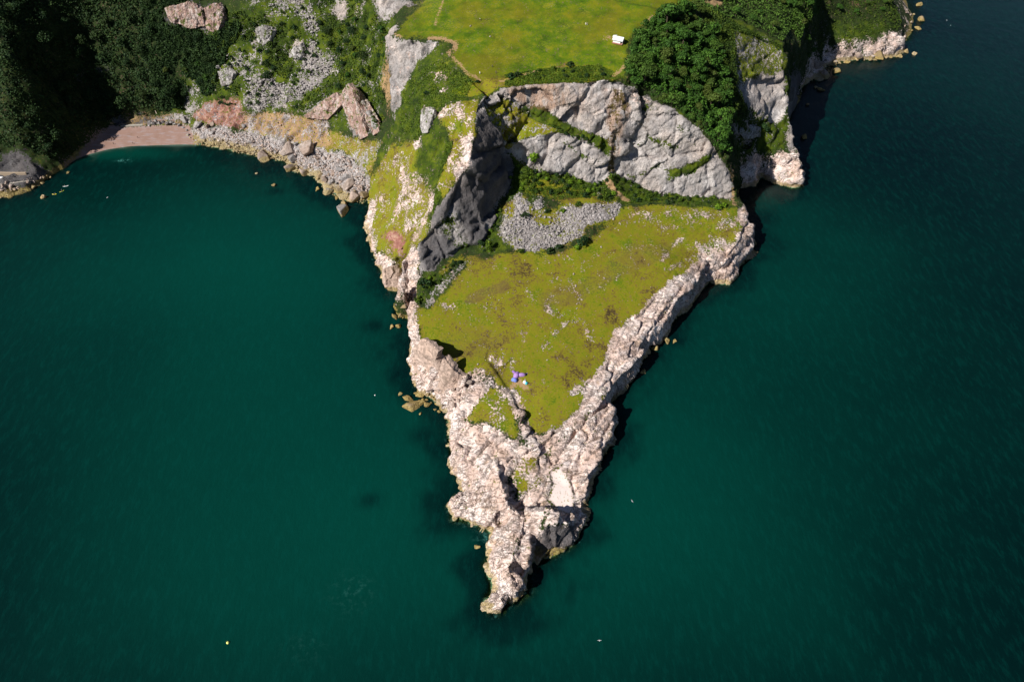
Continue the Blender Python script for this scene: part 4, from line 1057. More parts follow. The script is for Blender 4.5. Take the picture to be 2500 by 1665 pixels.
tag(undergrowth('hilltop_scrub', [[(1600,5),(1640,-60),(1850,-60),(1835,40),(1800,98),(1700,45),(1640,40)], [(1838,100),(1850,60),(1885,20),(1900,-40),(1850,-40),(1815,60)]], 22000, .45, 2.6, G_wood, 15), 'thick green scrub over the back of the right hill and its gully', 'scrub')
# ---------------------------------------------------------------- rocks
def ico(sub):
    t = (1 + 5 ** .5) / 2
    v = [(-1,t,0),(1,t,0),(-1,-t,0),(1,-t,0),(0,-1,t),(0,1,t),(0,-1,-t),(0,1,-t),(t,0,-1),(t,0,1),(-t,0,-1),(-t,0,1)]
    f = [(0,11,5),(0,5,1),(0,1,7),(0,7,10),(0,10,11),(1,5,9),(5,11,4),(11,10,2),(10,7,6),(7,1,8),(3,9,4),(3,4,2),(3,2,6),(3,6,8),(3,8,9),(4,9,5),(2,4,11),(6,2,10),(8,6,7),(9,8,1)]
    v = [Vector(p).normalized() for p in v]
    for _ in range(sub):
        c, nf = {}, []
        def mid(a, b):
            k = (min(a, b), max(a, b))
            if k not in c: v.append((v[a] + v[b]).normalized()); c[k] = len(v) - 1
            return c[k]
        for a, b, d in f:
            x, y, z = mid(a, b), mid(b, d), mid(d, a); nf += [(a, x, z), (b, y, x), (d, z, y), (x, y, z)]
        f = nf
    return np.array(v), np.array(f)
I1, I3 = ico(1), ico(3)
def rock_shape(iv, seed, planes=9, rough=.05, flat=.8):
    r = np.random.default_rng(seed)
    n = r.normal(size=(planes, 3)); n /= np.linalg.norm(n, axis=1)[:, None]
    d = r.uniform(.5, .88, planes)
    dot = iv @ n.T
    t = np.where(dot > .05, d / np.maximum(dot, .05), 9).min(1)
    t = np.minimum(t, 1.25)
    v = iv * t[:, None]
    v = v * (1 + rough * 2 * fbm(v[:, 0] * 2.5 + seed, v[:, 1] * 2.5, v[:, 2] * 2.5, 3, seed))[:, None]
    return v * np.array([1, r.uniform(.65, .9), flat * r.uniform(.7, 1)])
B_shore = boulder_mat('shore_boulder', True, True, None)
B_grey = boulder_mat('grey_boulder', False, True, None)
B_scree = boulder_mat('scree_stone', False, False, (.38, .345, .335))
B_dry = boulder_mat('pale_stone', True, False, (.46, .39, .34))
B_weed = boulder_mat('weedy_boulder', True, True, (.25, .18, .045))
BS = [rawmesh('boulder', rock_shape(I3[0], 40 + k), I3[1], B_shore) for k in range(5)]
BG = [rawmesh('boulder', rock_shape(I3[0], 60 + k), I3[1], B_grey) for k in range(3)]
BW = [rawmesh('boulder', rock_shape(I3[0], 80 + k, flat=.7), I3[1], B_weed) for k in range(4)]
BD = [rawmesh('field_stone', rock_shape(I1[0], 90 + k, 8), I1[1], B_dry) for k in range(4)]
nb = [0]
def boulder(px, py, w_, label, group=None, pool=None, el=1.0, sink=.22, rz=None):
    """w_ is the width in layout pixels"""
    h = hit(px, py); dist = (Vector((0, 0, H)) - h).length
    r_ = w_ * dist / F * .56
    pool = pool or BS
    gz = ground(h.x, h.y); z = gz if gz > 0 else -r_ * .5 + r_ * (.15 + sink)
    m_ = pool[nb[0] % len(pool)]; nb[0] += 1
    o = link('boulder', m_, loc=(h.x, h.y + r_ * .15, z + r_ * (.5 - sink)), rot=(random.uniform(-.25, .25), random.uniform(-.25, .25), random.uniform(0, 6.28) if rz is None else rz), scale=(r_ * el, r_, r_ * random.uniform(.85, 1.1)))
    tag(o, label, 'boulder', group); return o
for a in [(423,277,17,'big grey boulder at the right end of the beach beside the rubble bank',BG),(455,290,18,'blocky boulder second from the right end of the beach',BG),(476,295,14,'boulder third from the right end of the beach',BS),
  (487,289,13,'ochre boulder against the foot of the red earth bank',BS),(561,291,9,'pale sharp boulder standing against the pink earth bank',BG),(488,308,10,'greenish boulder below the red earth patch',BG),
  (574,328,11,'pale triangular boulder in the middle of the boulder beach',BG),(606,318,8,'small pale boulder above the half sunk yellow rock',BG),(610,365,31,'broad domed ochre rock sitting in the water off the boulder beach',BS),
  (665,352,31,'large smooth brown boulder left of its striped twin at the water',BS),(707,353,36,'largest striped boulder on the shore with a deep shadow on its right',BS),(671,371,19,'white topped boulder below the large smooth brown one',BG),
  (669,389,27,'flat wedge of rock at the water below the white topped boulder',BS),(699,400,22,'rounded boulder at the water below the striped one',BS),(682,335,13,'grey boulder above and between the two largest ones',BG),
  (737,407,17,'flat yellowish slab at the water edge right of the rounded boulder',BW),(749,416,15,'brown boulder right of the flat yellowish slab',BS),(730,437,12,'small yellow rock standing alone in the water off the shore',BW),
  (763,422,18,'grey boulder behind the split one at the water',BG),(754,443,24,'split pale boulder standing in the water',BG),(783,395,16,'pale boulder with a bright face at the edge of the pink scree',BG),(795,413,24,'round white boulder in the pink scree',BG),
  (803,432,29,'long flat slab below the round white boulder',BS),(779,442,19,'weedy ochre boulder left of the long flat slab',BW),(815,457,26,'pointed boulder at the water right of the long slab',BS),(836,450,18,'yellow boulder tucked against the foot of the ridge',BW),
  (786,489,30,'lone tall boulder standing in the sea below the pink scree',BG),(790,470,15,'low rock joined behind the lone tall boulder in the sea',BS),(774,457,8,'small yellow rock between the split boulder and the lone tall one',BW),
  (590,400,5,'tiny pale rock just above the water in the bay',BG),(629,428,9,'small ochre rock awash in the bay',BS),(156,398,7,'little yellow rock at the left end of the beach',BW),(99,456,11,'flat brown rock awash beside the kayaks',BS),(22,455,9,'weedy rock off the left promontory',BW),
  (1848,317,13,'ochre triangular rock at the foot of the shaded sea cliff',BW),(1856,242,7,'small rock in the shadow of the right sea cliff',BS),(1887,208,12,'flat yellow rock off the shaded corner of the right coast',BW),(1876,203,8,'small rock left of the flat yellow one on the right coast',BS),
  (1923,168,15,'yellow tipped rock in the water left of the far headland',BW),(1917,147,13,'rock at the water below the far headland path',BS),(1947,146,9,'small yellow rock under the far headland cliff',BW),(1974,130,14,'brown boulder under the middle of the far headland',BS),
  (2019,134,19,'yellowish boulder at the foot of the far headland',BW),(2067,131,9,'boulder under the corner of the far headland',BS),(2082,121,10,'rock just off the corner of the far headland',BS),(2102,127,9,'rock farthest out to sea beside the far headland',BS),
  (2117,49,13,'flat rock in the open water at the top right',BW),(2115,13,12,'topmost rock in the open water at the top right',BW),(2110,68,9,'small rock below the flat one at the top right',BW),(1898,176,23,'large rough rock on the shore in the far right cove',BS),(1877,159,24,'salmon topped rock on the shore in the far right cove',BS),
  (1095,1257,13,'narrow yellow rock in the water beside the neck of the point',BW),(1533,785,17,'ochre rock at the foot of the right hand cliff of the point',BW),(1551,786,11,'outermost ochre rock below the right hand cliff of the point',BW),(1508,803,17,'weedy ledge rock left of the ochre pair',BW),
  (1479,856,14,'ochre rock under the notch in the right hand cliff',BW),(1376,1072,9,'small yellow rock awash on the right side of the nose',BW),(1392,1043,7,'tiny yellow rock above the other on the right side of the nose',BW),
  (928,693,15,'upper rock of the chain in the water left of the knife ridge',BW),(918,711,13,'second rock of the chain left of the knife ridge',BW),(907,730,13,'third rock of the chain left of the knife ridge',BW),(901,753,12,'left rock of the pair at the end of the chain',BW),(915,752,12,'right rock of the pair at the end of the chain',BW),
  (921,906,10,'small yellow rock leftmost of the yellow cluster',BW),(938,919,19,'square yellow boulder on the left of the yellow cluster',BW),(966,928,18,'yellow boulder in the middle of the yellow cluster',BW),(980,932,15,'wedge shaped yellow boulder right of the cluster middle',BW),
  (965,897,15,'topmost yellow boulder of the yellow cluster',BW),(967,911,16,'pale faced boulder in the upper part of the yellow cluster',BW),(1012,928,20,'yellow boulder wedged against the pink slabs',BW),(1017,940,13,'lower yellow boulder against the pink slabs',BW)]:
    boulder(a[0], a[1], a[2] * 1.08, a[3], None, a[4])
boulder(947, 936, 36, 'long yellow slab, largest of the yellow cluster', None, BW, 1.15, rz=.45)
for px, py, s_ in [(957,906,9),(980,920,8),(985,908,9),(992,912,7),(998,919,8),(991,927,6),(1009,947,9),(999,942,7),(966,952,7),(978,900,10),(972,920,8),(1003,930,8)]:
    boulder(px, py, s_, 'small weedy rock packed among the big yellow boulders by the slabs', 'small rocks of the yellow cluster', BW)
for px, py, s_ in [(345,282,8),(352,286,10),(358,281,7),(366,284,8),(375,283,9),(385,286,7),(394,283,8),(403,287,9),(412,290,8),(421,295,7),(430,301,6),(432,312,6),(437,318,5),(344,291,6)]:
    boulder(px, py, s_, 'pale block in the tumbled row along the back of the beach', 'pale blocks along the back of the beach', BG, sink=.2)
BEACHB = [(440,300),(500,300),(560,310),(640,330),(740,350),(800,365),(850,425),(835,462),(770,448),(700,395),(650,368),(560,352),(460,333)]
for i, (x, y, z) in enumerate(scatter(BEACHB, 2.1, 125, seed=21, minz=-.3)):
    r_ = random.uniform(.7, 1.7)
    o = link('boulder', (BS + BG + BW[:2])[i % 10] if z < 5 else (BS + BG)[i % 8], loc=(x, y, z + r_ * .2), rot=(random.uniform(-.4, .4), random.uniform(-.4, .4), random.uniform(0, 6)), scale=(r_, r_, r_))
    tag(o, 'middling boulder among the many on the boulder beach right of the sand', 'boulder', 'boulders of the boulder beach')
for nm_, pl, n_, rr, pool, lab in [('a', [(1890,190),(1905,150),(1980,132),(2060,128),(2070,138),(1980,146),(1915,170)], 26, (.9,2.2), BS, 'rough boulder in the rubble along the foot of the far headland'),
    ('b', [(0,425),(60,425),(110,408),(130,400),(110,420),(60,442),(0,455)], 26, (.9,2.0), BS, 'dark boulder on the shore under the concrete walkway'),
    ('c', [(2078,20),(2095,10),(2105,44),(2098,75),(2080,80)], 10, (.9,1.8), BS, 'boulder in the heap at the far top right shore'),
    ('d', [(1845,215),(1860,200),(1858,300),(1846,300)], 8, (.8,1.5), BS, 'boulder in the shade under the right sea cliff'),
    ('e', [(1060,870),(1100,880),(1080,920),(1040,935),(1035,905)], 18, (.9,2.2), BS, 'loose pink block behind the leaning slabs')]:
    for i, (x, y, z) in enumerate(scatter(pl, 2.4, n_, seed=n_ + 1, minz=-1.2)):
        r_ = random.uniform(*rr)
        o = link('boulder', pool[i % len(pool)], loc=(x, y, max(z, -.3) + r_ * .25), rot=(random.uniform(-.4, .4), random.uniform(-.4, .4), random.uniform(0, 6)), scale=(r_ * 1.1, r_, r_ * .9))
        tag(o, lab, 'boulder', 'boulders: ' + lab)
# pale stones lying in the turf
for px, py, s_, lab in [(1324,657,7,'pale field stone just above the stone ring'),(1262,605,5,'pale field stone on the turf below the scree fan'),(1319,631,5,'lone pale stone between the scree and the stone ring'),(1382,568,6,'pale stone right of the big dark bush'),(1390,640,5,'pale stone on the turf right of the stone ring'),
    (1257,828,5,'elongated white stone right of the purple tent'),(1098,838,5,'pale stone in the shade of the leaning slabs'),(1149*.9416,64.5*.9416,5,'pale rock on the left of the meadow'),(1197*.9416,90*.9416,4,'pale rock on the meadow below the left one'),(1410,505,8,'grey stone at the right end of the scree')]:
    h = hit(px, py); r_ = s_ * (Vector((0, 0, H)) - h).length / F * .55
    tag(link('field_stone', BD[0], loc=(h.x, h.y, ground(h.x, h.y) + r_ * .25), rot=(0, 0, random.uniform(0, 6)), scale=(r_ * 1.2, r_, r_)), lab, 'stone')
for i, (x, y, z) in enumerate(scatter([(1200,595),(1280,592),(1420,520),(1640,490),(1690,500),(1640,590),(1480,690),(1380,800),(1300,940),(1240,980),(1180,900),(1120,800),(1000,780),(980,740),(1060,640)], 1.2, 420, seed=33)):
    if vnoise(np.array([x / 9]), np.array([y / 9]), np.array([0.5]), 4)[0] < .56: continue
    r_ = random.uniform(.16, .42)
    tag(link('field_stone', BD[i % 4], loc=(x, y, z + r_ * .3), rot=(random.uniform(-.3, .3), 0, random.uniform(0, 6)), scale=(r_ * 1.3, r_, r_)), 'small pale stone scattered in the turf of the point', 'stone', 'small stones scattered over the turf')
for pts, n_, lab in [([(1264,712),(1259,695),(1268,678),(1288,668),(1318,666),(1335,690),(1328,712),(1290,725),(1266,718)], 42, 'white stone of the ruined ring on the turf'),
    ([(1292,748),(1320,735),(1345,742),(1350,765),(1362,785)], 30, 'white stone of the curved bank below the ring')]:
    P_ = [hit(*p) for p in pts]
    for k in range(n_):
        t = k / n_ * (len(P_) - 1); i = int(t); p = P_[i].lerp(P_[i + 1], t - i)
        if random.random() < .35: continue
        x, y = p.x + random.gauss(0, 1.2), p.y + random.gauss(0, 1.2); r_ = random.uniform(.18, .55)
        tag(link('field_stone', BD[k % 4], loc=(x, y, ground(x, y) + r_ * .3), rot=(0, 0, random.uniform(0, 6)), scale=(r_ * 1.2, r_, r_)), lab, 'stone', 'stones: ' + lab)
# the two leaning slabs over the west shore and the block standing in the sea
slab_m = boulder_mat('slab_rock', True, True, (.58, .42, .34))
crag_g = crag_mat('grey_crag', (.20, .18, .17), (.36, .335, .325), (.56, .53, .52)); crag_p = crag_mat('pink_crag', (.26, .15, .12), (.40, .27, .23), (.54, .47, .44))
def slab(pts, thick, label, seed, mat=None):
    import bmesh
    P_ = [Vector(at(*p)) for p in pts]; c0 = sum(P_, Vector()) / len(P_)
    bm = bmesh.new(); vs_ = [bm.verts.new(p - c0) for p in P_]; f_ = bm.faces.new(vs_); f_.normal_update()
    if f_.normal.y > 0: f_.normal_flip()
    back = Vector((.62, .78, -.25)) * thick * S
    r = bmesh.ops.extrude_face_region(bm, geom=[f_]); nv = [e for e in r['geom'] if isinstance(e, bmesh.types.BMVert)]
    for v in nv: v.co += back
    bmesh.ops.triangulate(bm, faces=bm.faces[:])
    for _ in range(4): bmesh.ops.subdivide_edges(bm, edges=[e for e in bm.edges if e.calc_length() > 1.3], cuts=1, use_grid_fill=False); bmesh.ops.triangulate(bm, faces=[f for f in bm.faces if len(f.verts) > 3])
    bmesh.ops.recalc_face_normals(bm, faces=bm.faces[:]); bm.normal_update()
    co = np.array([v.co for v in bm.verts]); nrm = np.array([v.normal for v in bm.verts])
    d = fbm(co[:, 0] / 5, co[:, 1] / 5, co[:, 2] / 5, 4, seed) * 2.6; f1_, f2_, c_, t_l = worley(co[:, 0] / 4.5, co[:, 1] / 4.5, co[:, 2] / 7, seed); d = d + c_ * .9 + t_l * 1.2
    for v, n_, q_ in zip(bm.verts, nrm, d): v.co += Vector(n_) * float(q_)
    me = bpy.data.meshes.new('rock_slab'); bm.to_mesh(me); bm.free(); me.materials.append(mat or slab_m)
    return tag(link('rock_slab' if mat is None else 'crag', me, loc=c0), label, 'rock', None, 'thing')
slab([(971,783,14.6),(989,794,16.4),(1007,808,17.2),(1001,825,13.5),(1011,830,12.6),(1014,859,7.5),(1000,889,2.6),(979,883,2.2),(956,852,4.5),(949,826,7.5),(953,800,11.5)], 1.9, 'broad leaning pink slab throwing a pointed shadow on the turf', 7)
slab([(1020,821,16.2),(1031,837,14.4),(1043,852,12.6),(1065,866,10.2),(1056,889,7.6),(1040,888,6.6),(1022,910,2.4),(1013,919,1),(1000,902,2),(1009,872,7.6)], 1.8, 'sharp pointed pink slab just right of the broad leaning one', 8)
slab([(880,620,6.5),(899,617,7),(912,640,4.2),(918,664,1),(906,674,-.8),(893,673,-.8),(884,648,3)], 2.6, 'square sided block standing in the sea against the left cliff', 9)
# fins and crags on the cove slope
def crag(pts, lift, thick, label, seed):
    lift *= .45
    n_ = len(pts); ys = [p[1] for p in pts]; lo, hi = min(ys), max(ys)
    slab([(p[0], p[1], max(hit(p[0], p[1]).z / S + .4 + lift * (hi - p[1]) / (hi - lo + 1), .2)) for p in pts], thick, label, seed, crag_p if 'pink' in label else crag_g)
crag([(780,225),(800,194),(811,214),(846,311),(828,320),(798,272)], 2.2, 2.2, 'tall pink striped fin of rock on the bank above the pink scree', 11)
crag([(812,205),(832,224),(866,280),(872,304),(856,313),(834,262)], 1.8, 1.8, 'second pink fin just right of the tall one', 12)
crag([(702,268),(735,238),(775,214),(787,238),(766,262),(752,275)], 1.4, 1.6, 'smooth grey slab left of the pink fins', 13)
crag([(588,68),(606,62),(625,72),(620,96),(604,104),(592,92)], 2.2, 2, 'largest white crag in the middle of the cove slope', 14)
crag([(665,132),(674,110),(690,102),(695,118),(688,138)], 2.2, 1.8, 'white crag right of the largest one on the cove slope', 15)
crag([(502,166),(520,158),(536,170),(530,196),(512,196)], 1.8, 1.6, 'pale crag low on the cove slope above the red earth', 16)
crag([(380,20),(430,6),(462,24),(470,60),(440,66),(392,50)], 2, 2.2, 'broad grey and pink crag near the top of the cove slope', 17)
crag([(470,20),(500,8),(512,40),(498,78),(476,66)], 2, 2, 'grey crag right beside the broad pink one near the top', 18)
crag([(968,256),(984,248),(998,256),(990,280),(984,304),(972,306),(966,282)], 1.6, 1.4, 'cream rock knob standing on the green ridge', 20)
crag([(1700,300),(1722,290),(1745,296),(1745,316),(1712,320)], 1.6, 1.6, 'grey outcrop among bushes left of the pale sea cliff', 22)
# rubble nobody could count
def rubble(name, specs, mat, label, seed):
    r = np.random.default_rng(seed); V, Fc = [], []; off = 0
    shapes = [rock_shape(I1[0], 200 + k, 7, .04) for k in range(6)]
    for pl, n, s0, s1 in specs:
        n = int(n * .8); wp = np.array(world_poly(pl)); x0, y0 = wp.min(0); x1, y1 = wp.max(0)
        x = r.uniform(x0, x1, n * 5); y = r.uniform(y0, y1, n * 5); m = inpoly(wp, x, y); x, y = x[m][:n], y[m][:n]
        z = gsample(Z, x, y); k_ = gsample(M['scree'] + .7 * M['red'] + .35 * M['grey'] + .3 * M['pink'], x, y); ok = (z > -.6) & (r.uniform(0, 1, len(x)) < k_ + .1)
        for a, b, c in zip(x[ok], y[ok], z[ok]):
            s = s0 + (s1 - s0) * r.uniform() ** 4; th = r.uniform(0, 6.28); cs, sn = math.cos(th), math.sin(th)
            v = shapes[r.integers(6)] * s
            v = np.stack([v[:, 0] * cs - v[:, 1] * sn + a, v[:, 0] * sn + v[:, 1] * cs + b, v[:, 2] + c + s * .25], 1)
            V.append(v); Fc.append(I1[1] + off); off += len(v)
    return tag(link(name, rawmesh(name, np.vstack(V), np.vstack(Fc), mat)), label, 'rubble', kind='stuff')
FAN = [(1145,540),(1150,505),(1180,440),(1215,450),(1240,440),(1262,500),(1290,480),(1300,464),(1335,478),(1362,464),(1428,464),(1425,496),(1349,520),(1335,550),(1260,576),(1211,582),(1165,566)]
rubble('scree_rubble', [(FAN, 2600, .25, 1.1), ([(693,8),(722,20),(735,66),(728,110),(768,135),(760,170),(728,204),(690,206),(676,168),(702,130),(706,80),(690,40)], 900, .4, 1.5), ([(565,196),(600,180),(725,206),(680,232),(590,255),(555,240)], 1000, .4, 1.5), ([(480,110),(560,100),(640,190),(560,196),(500,190)], 250, .5, 2.0), ([(560,-20),(700,-20),(690,40),(600,20)], 300, .4, 1.4)], B_scree, 'grey rubble of the scree slopes', 3)
rubble('shore_rubble', [([(440,292),(560,303),(660,330),(750,348),(810,365),(858,425),(840,470),(760,458),(700,405),(640,378),(560,360),(440,338)], 3600, .3, 1.0), ([(556,262),(665,262),(752,276),(758,338),(720,350),(600,325)], 700, .25, .8), ([(1850,200),(1905,150),(1980,130),(2065,125),(2066,136),(1915,172),(1860,200)], 400, .3, 1.2), ([(0,425),(120,400),(110,422),(0,457)], 350, .3, 1.1)], B_shore, 'loose stones of the boulder beach', 4)

# ---------------------------------------------------------------- small things people left here
def box(x0, y0, z0, x1, y1, z1):
    v = [(x, y, z) for z in (z0, z1) for y in (y0, y1) for x in (x0, x1)]
    return v, [(0,2,3,1),(4,5,7,6),(0,1,5,4),(2,6,7,3),(0,4,6,2),(1,3,7,5)]
def mesh_of(name, parts, mat, smooth=False):
    v, f = [], []
    for a, b in parts:
        o = len(v); v += [tuple(p) for p in a]; f += [tuple(i + o for i in q_) for q_ in b]
    me = bpy.data.meshes.new(name); me.from_pydata(v, [], f); me.update(); me.materials.append(mat)
    if smooth: me.polygons.foreach_set('use_smooth', np.ones(len(me.polygons), bool))
    return me
def root(name, px, py, label, cat, rz=0, group=None, z=None, dz=0):
    h = hit(px, py)
    return tag(link(name, None, loc=(h.x, h.y, (ground(h.x, h.y) if z is None else z) + dz), rot=(0, 0, rz)), label, cat, group)
def dome(L, W, Hh, n=14, m=12, t0=.04, t1=.96, taper=0.0, sag=.0):
    """tunnel of arched cloth: rows along x, arches over y"""
    v, f = [], []
    for i in range(n + 1):
        t = i / n; x = (t - .5) * L
        e = math.sin(math.pi * (t0 + (t1 - t0) * t)) ** .55
        e *= 1 - taper * t; e *= 1 - sag * .5 * (1 - math.cos(4 * math.pi * t))
        for j in range(m + 1):
            a = math.pi * j / m
            v.append((x, -math.cos(a) * W / 2 * (e * .6 + .4 * min(1, e * 1.3)), math.sin(a) ** .8 * Hh * e))
    for i in range(n):
        for j in range(m):
            a = i * (m + 1) + j; f.append((a, a + m + 1, a + m + 2, a + 1))
    return v, f
lil = plain('lilac_cloth', (.36, .21, .50), .6, .3, .15, 1.2)
blu = plain('blue_cloth', (.16, .22, .62), .6, .3, .2, 1.5)
vio = plain('violet_cloth', (.24, .13, .36), .6, .3, .2, 1.5)
drk = plain('dark_cloth', (.02, .015, .03), .8)
whi = plain('white_cloth', (.82, .84, .82), .6, .3, .05)
tea = plain('teal_cloth', (.06, .45, .50), .6, .3, .15)
t_ = root('tunnel_tent', 1186, 866, 'large lilac and blue tunnel tent pitched on the turf near the nose', 'tent', math.radians(68), dz=.05)
link('flysheet', mesh_of('flysheet', [dome(5.2, 3.2, 2.1, sag=.14)], lil, True), t_, (0.6, 0, 0))
link('porch', mesh_of('porch', [dome(2.6, 3.3, 1.75, 10)], blu, True), t_, (-2.6, -.1, -.03))
sp_ = link('side_pod', mesh_of('side_pod', [dome(4.6, 2.2, 1.6, 12)], lil, True), t_, (2.0, -2.4, 0), (0, 0, math.radians(-62)))
link('side_door', mesh_of('side_door', [dome(1.4, 2.0, 1.45, 8)], drk, True), sp_, (2.2, 0, -.05))
link('annex', mesh_of('annex', [dome(3.0, 1.8, 1.2, 10)], vio, True), t_, (2.2, 2.0, 0), (0, 0, math.radians(70)))
for k, (a, b) in enumerate([(3.6, 1.9), (-3.9, 1.8), (-3.9, -1.8), (0, 2.7)]):
    sx, sy = a * .72, b * .55
    tv, tf = tube([(sx, sy, 1.3), (a, b, .02)], [.02, .02], 4); link('guy_rope', mesh_of('guy_rope', [(tv, tf)], whi), t_)
t_ = root('beach_shelter', 1208, 880, 'small white and teal pop up shelter right of the purple tent', 'shelter', math.radians(-38), dz=.03)
link('canopy', mesh_of('canopy', [dome(1.9, 2.0, 1.2, 8)], whi, True), t_, (-.5, 0, 0))
link('front_panel', mesh_of('front_panel', [dome(1.3, 1.9, .95, 8)], tea, True), t_, (.75, 0, 0))
link('doorway', mesh_of('doorway', [dome(.5, .8, .98, 6)], drk, True), t_, (.9, .1, .02))
for px, py, lab in [(1204.5,861,'left one of the two lilac kit bags beside the tent'),(1211,859,'right one of the two lilac kit bags beside the tent')]:
    g = root('kit_bag', px, py, lab, 'bag', random.uniform(0, 3), dz=.02)
    link('bag_body', mesh_of('bag_body', [dome(1.1, .7, .55, 8)], lil, True), g); link('handle', mesh_of('handle', [tube([(-.2, 0, .5), (0, 0, .68), (.2, 0, .5)], [.03, .03, .03], 4)], drk), g)
# pavilion on the meadow
wall_ = plain('white_boards', (.80, .79, .76), .6, .3, .06, 2); roof_ = plain('pale_sheet_roof', (.66, .70, .70), .45, .4, .08, 1); dk = plain('dark_glass', (.02, .02, .025), .3); deck = plain('red_deck', (.32, .14, .10), .8)
b_ = root('pavilion', 1421, 97, 'small white pavilion with a pale gabled roof on the meadow', 'pavilion', math.radians(-24), dz=0); b_.scale = (.8, .8, .8)
link('wall', mesh_of('wall', [box(-3.6, -2.4, -.4, 2.4, 2.6, 2.6), ([(-3.6,-2.4,2.6),(-3.6,2.6,2.6),(-3.6,.1,4.1),(-3.35,-2.4,2.6),(-3.35,2.6,2.6),(-3.35,.1,4.1)], [(0,1,2),(3,5,4),(0,2,5,3),(1,4,5,2),(0,3,4,1)]), ([(2.15,-2.4,2.6),(2.15,2.6,2.6),(2.15,.1,4.1),(2.4,-2.4,2.6),(2.4,2.6,2.6),(2.4,.1,4.1)], [(0,1,2),(3,5,4),(0,2,5,3),(1,4,5,2),(0,3,4,1)])], wall_), b_)
rv = []
for s in (-1, 1):
    y1, z1 = .1 + s * 3.3, 2.28
    rv.append(([(-4.2,.1,4.25),(4.4,.1,4.25),(4.4,y1,z1),(-4.2,y1,z1),(-4.2,.1,4.43),(4.4,.1,4.43),(4.4,y1,z1+.18),(-4.2,y1,z1+.18)], [(0,1,2,3),(4,7,6,5),(0,4,5,1),(3,2,6,7),(0,3,7,4),(1,5,6,2)]))
rf = link('roof', mesh_of('roof', rv, roof_), b_)
link('lean_to_roof', mesh_of('lean_to_roof', [([(-5.6,1,2.5),(-2.5,1,3.6),(-2.5,4.4,3.0),(-5.6,4.4,2.3),(-5.6,1,2.65),(-2.5,1,3.75),(-2.5,4.4,3.15),(-5.6,4.4,2.45)], [(0,1,2,3),(4,7,6,5),(0,4,5,1),(3,2,6,7),(0,3,7,4),(1,5,6,2)])], roof_), b_)
link('deck', mesh_of('deck', [box(-4.0, -3.6, -.3, 4.3, 3.3, .08)], deck), b_)
link('door', mesh_of('door', [box(2.41, -1.2, .1, 2.47, .1, 2.2)], dk), b_); link('window', mesh_of('window', [box(2.41, .6, .9, 2.47, 2.1, 2.0)], dk), b_); link('doorway', mesh_of('doorway', [box(2.41, -2.2, .1, 2.46, -1.4, 2.2)], dk), b_)
for y in (-3.0, -.9, 1.1, 3.0): link('post', mesh_of('post', [box(4.05, y, .08, 4.19, y + .14, 2.3)], wall_), b_)
# sea wall behind the beach, and the concrete walkway on the left promontory
conc = plain('weathered_concrete', (.34, .31, .27), .9, .1, .25, .5)
def wall_run(name, pts, th, h0, h1, mat, label, cat='wall', base=None):
    P_ = [hit(*p) for p in pts]; c0 = P_[len(P_) // 2]; e = tag(link(name, None, loc=(c0.x, c0.y, 0)), label, cat)
    A, B = [], []
    for a, b in zip(P_[:-1], P_[1:]):
        d = (b - a); d.z = 0; L = d.length; d.normalize(); n_ = Vector((-d.y, d.x, 0)); za = min(ground(a.x, a.y), ground(b.x, b.y)); zb = max(ground(a.x, a.y), ground(b.x, b.y))
        if base is not None: za = zb = base
        def bx(t, lo, hi, o=0):
            v = [a - d * o, b + d * o]; q_ = []
            for z in (lo, hi):
                for w_ in (-t / 2, t / 2):
                    for p in v: q_.append((p.x + n_.x * w_ - c0.x, p.y + n_.y * w_ - c0.y, z))
            return q_, [(0,2,3,1),(4,5,7,6),(0,1,5,4),(2,6,7,3),(0,4,6,2),(1,3,7,5)]
        A.append(bx(th, za - 1.5, zb + h1 - .25)); B.append(bx(th + .25, zb + h1 - .24, zb + h1, .03))
    link('wall_face', mesh_of('wall_face', A, mat), e); link('coping', mesh_of('coping', B, mat), e); return e
wall_run('sea_wall', [(270,289),(300,288),(340,287)], 2.0, 0, 1.6, conc, 'pale concrete sea wall behind the sandy beach', base=3.2)
wall_run('terrace_wall', [(350,279),(380,276),(412,276)], 1.2, 0, 1.6, plain('brown_stone', (.26, .17, .14), .9), 'brown stone terrace wall above the right end of the beach', base=4.6)
wall_run('parapet', [(0,424),(30,424),(56,420),(66,414)], .7, 0, 1.2, conc, 'low curved parapet of the concrete walkway on the left promontory')
wall_run('retaining_wall', [(0,402),(30,402),(62,402)], .9, 0, 1.8, plain('tan_stone', (.36, .28, .20), .9), 'straight tan retaining wall behind the walkway on the left promontory')
g = root('parasol', 5, 413, 'white parasol on the walkway at the left edge', 'parasol')
cv, cf = [(0, 0, 2.4)], []
for k in range(8): cv.append((math.cos(k * .7854) * 1.3, math.sin(k * .7854) * 1.3, 1.95)); cf.append((0, 1 + k, 1 + (k + 1) % 8))
link('canopy', mesh_of('canopy', [(cv, cf)], whi), g); link('pole', mesh_of('pole', [tube([(0, 0, 0), (0, 0, 2.35)], [.04, .04])], conc), g)
driftwood = root('driftwood_log', 360, 262, 'bleached leaning trunk above the tumbled blocks of the beach', 'log', 2.0, dz=.5)
link('log', mesh_of('log', [tube([(0, 0, -.5), (1.5, .2, 1), (4.5, .4, 3.6)], [.28, .24, .1])], plain('bleached_wood', (.5, .42, .34))), driftwood)

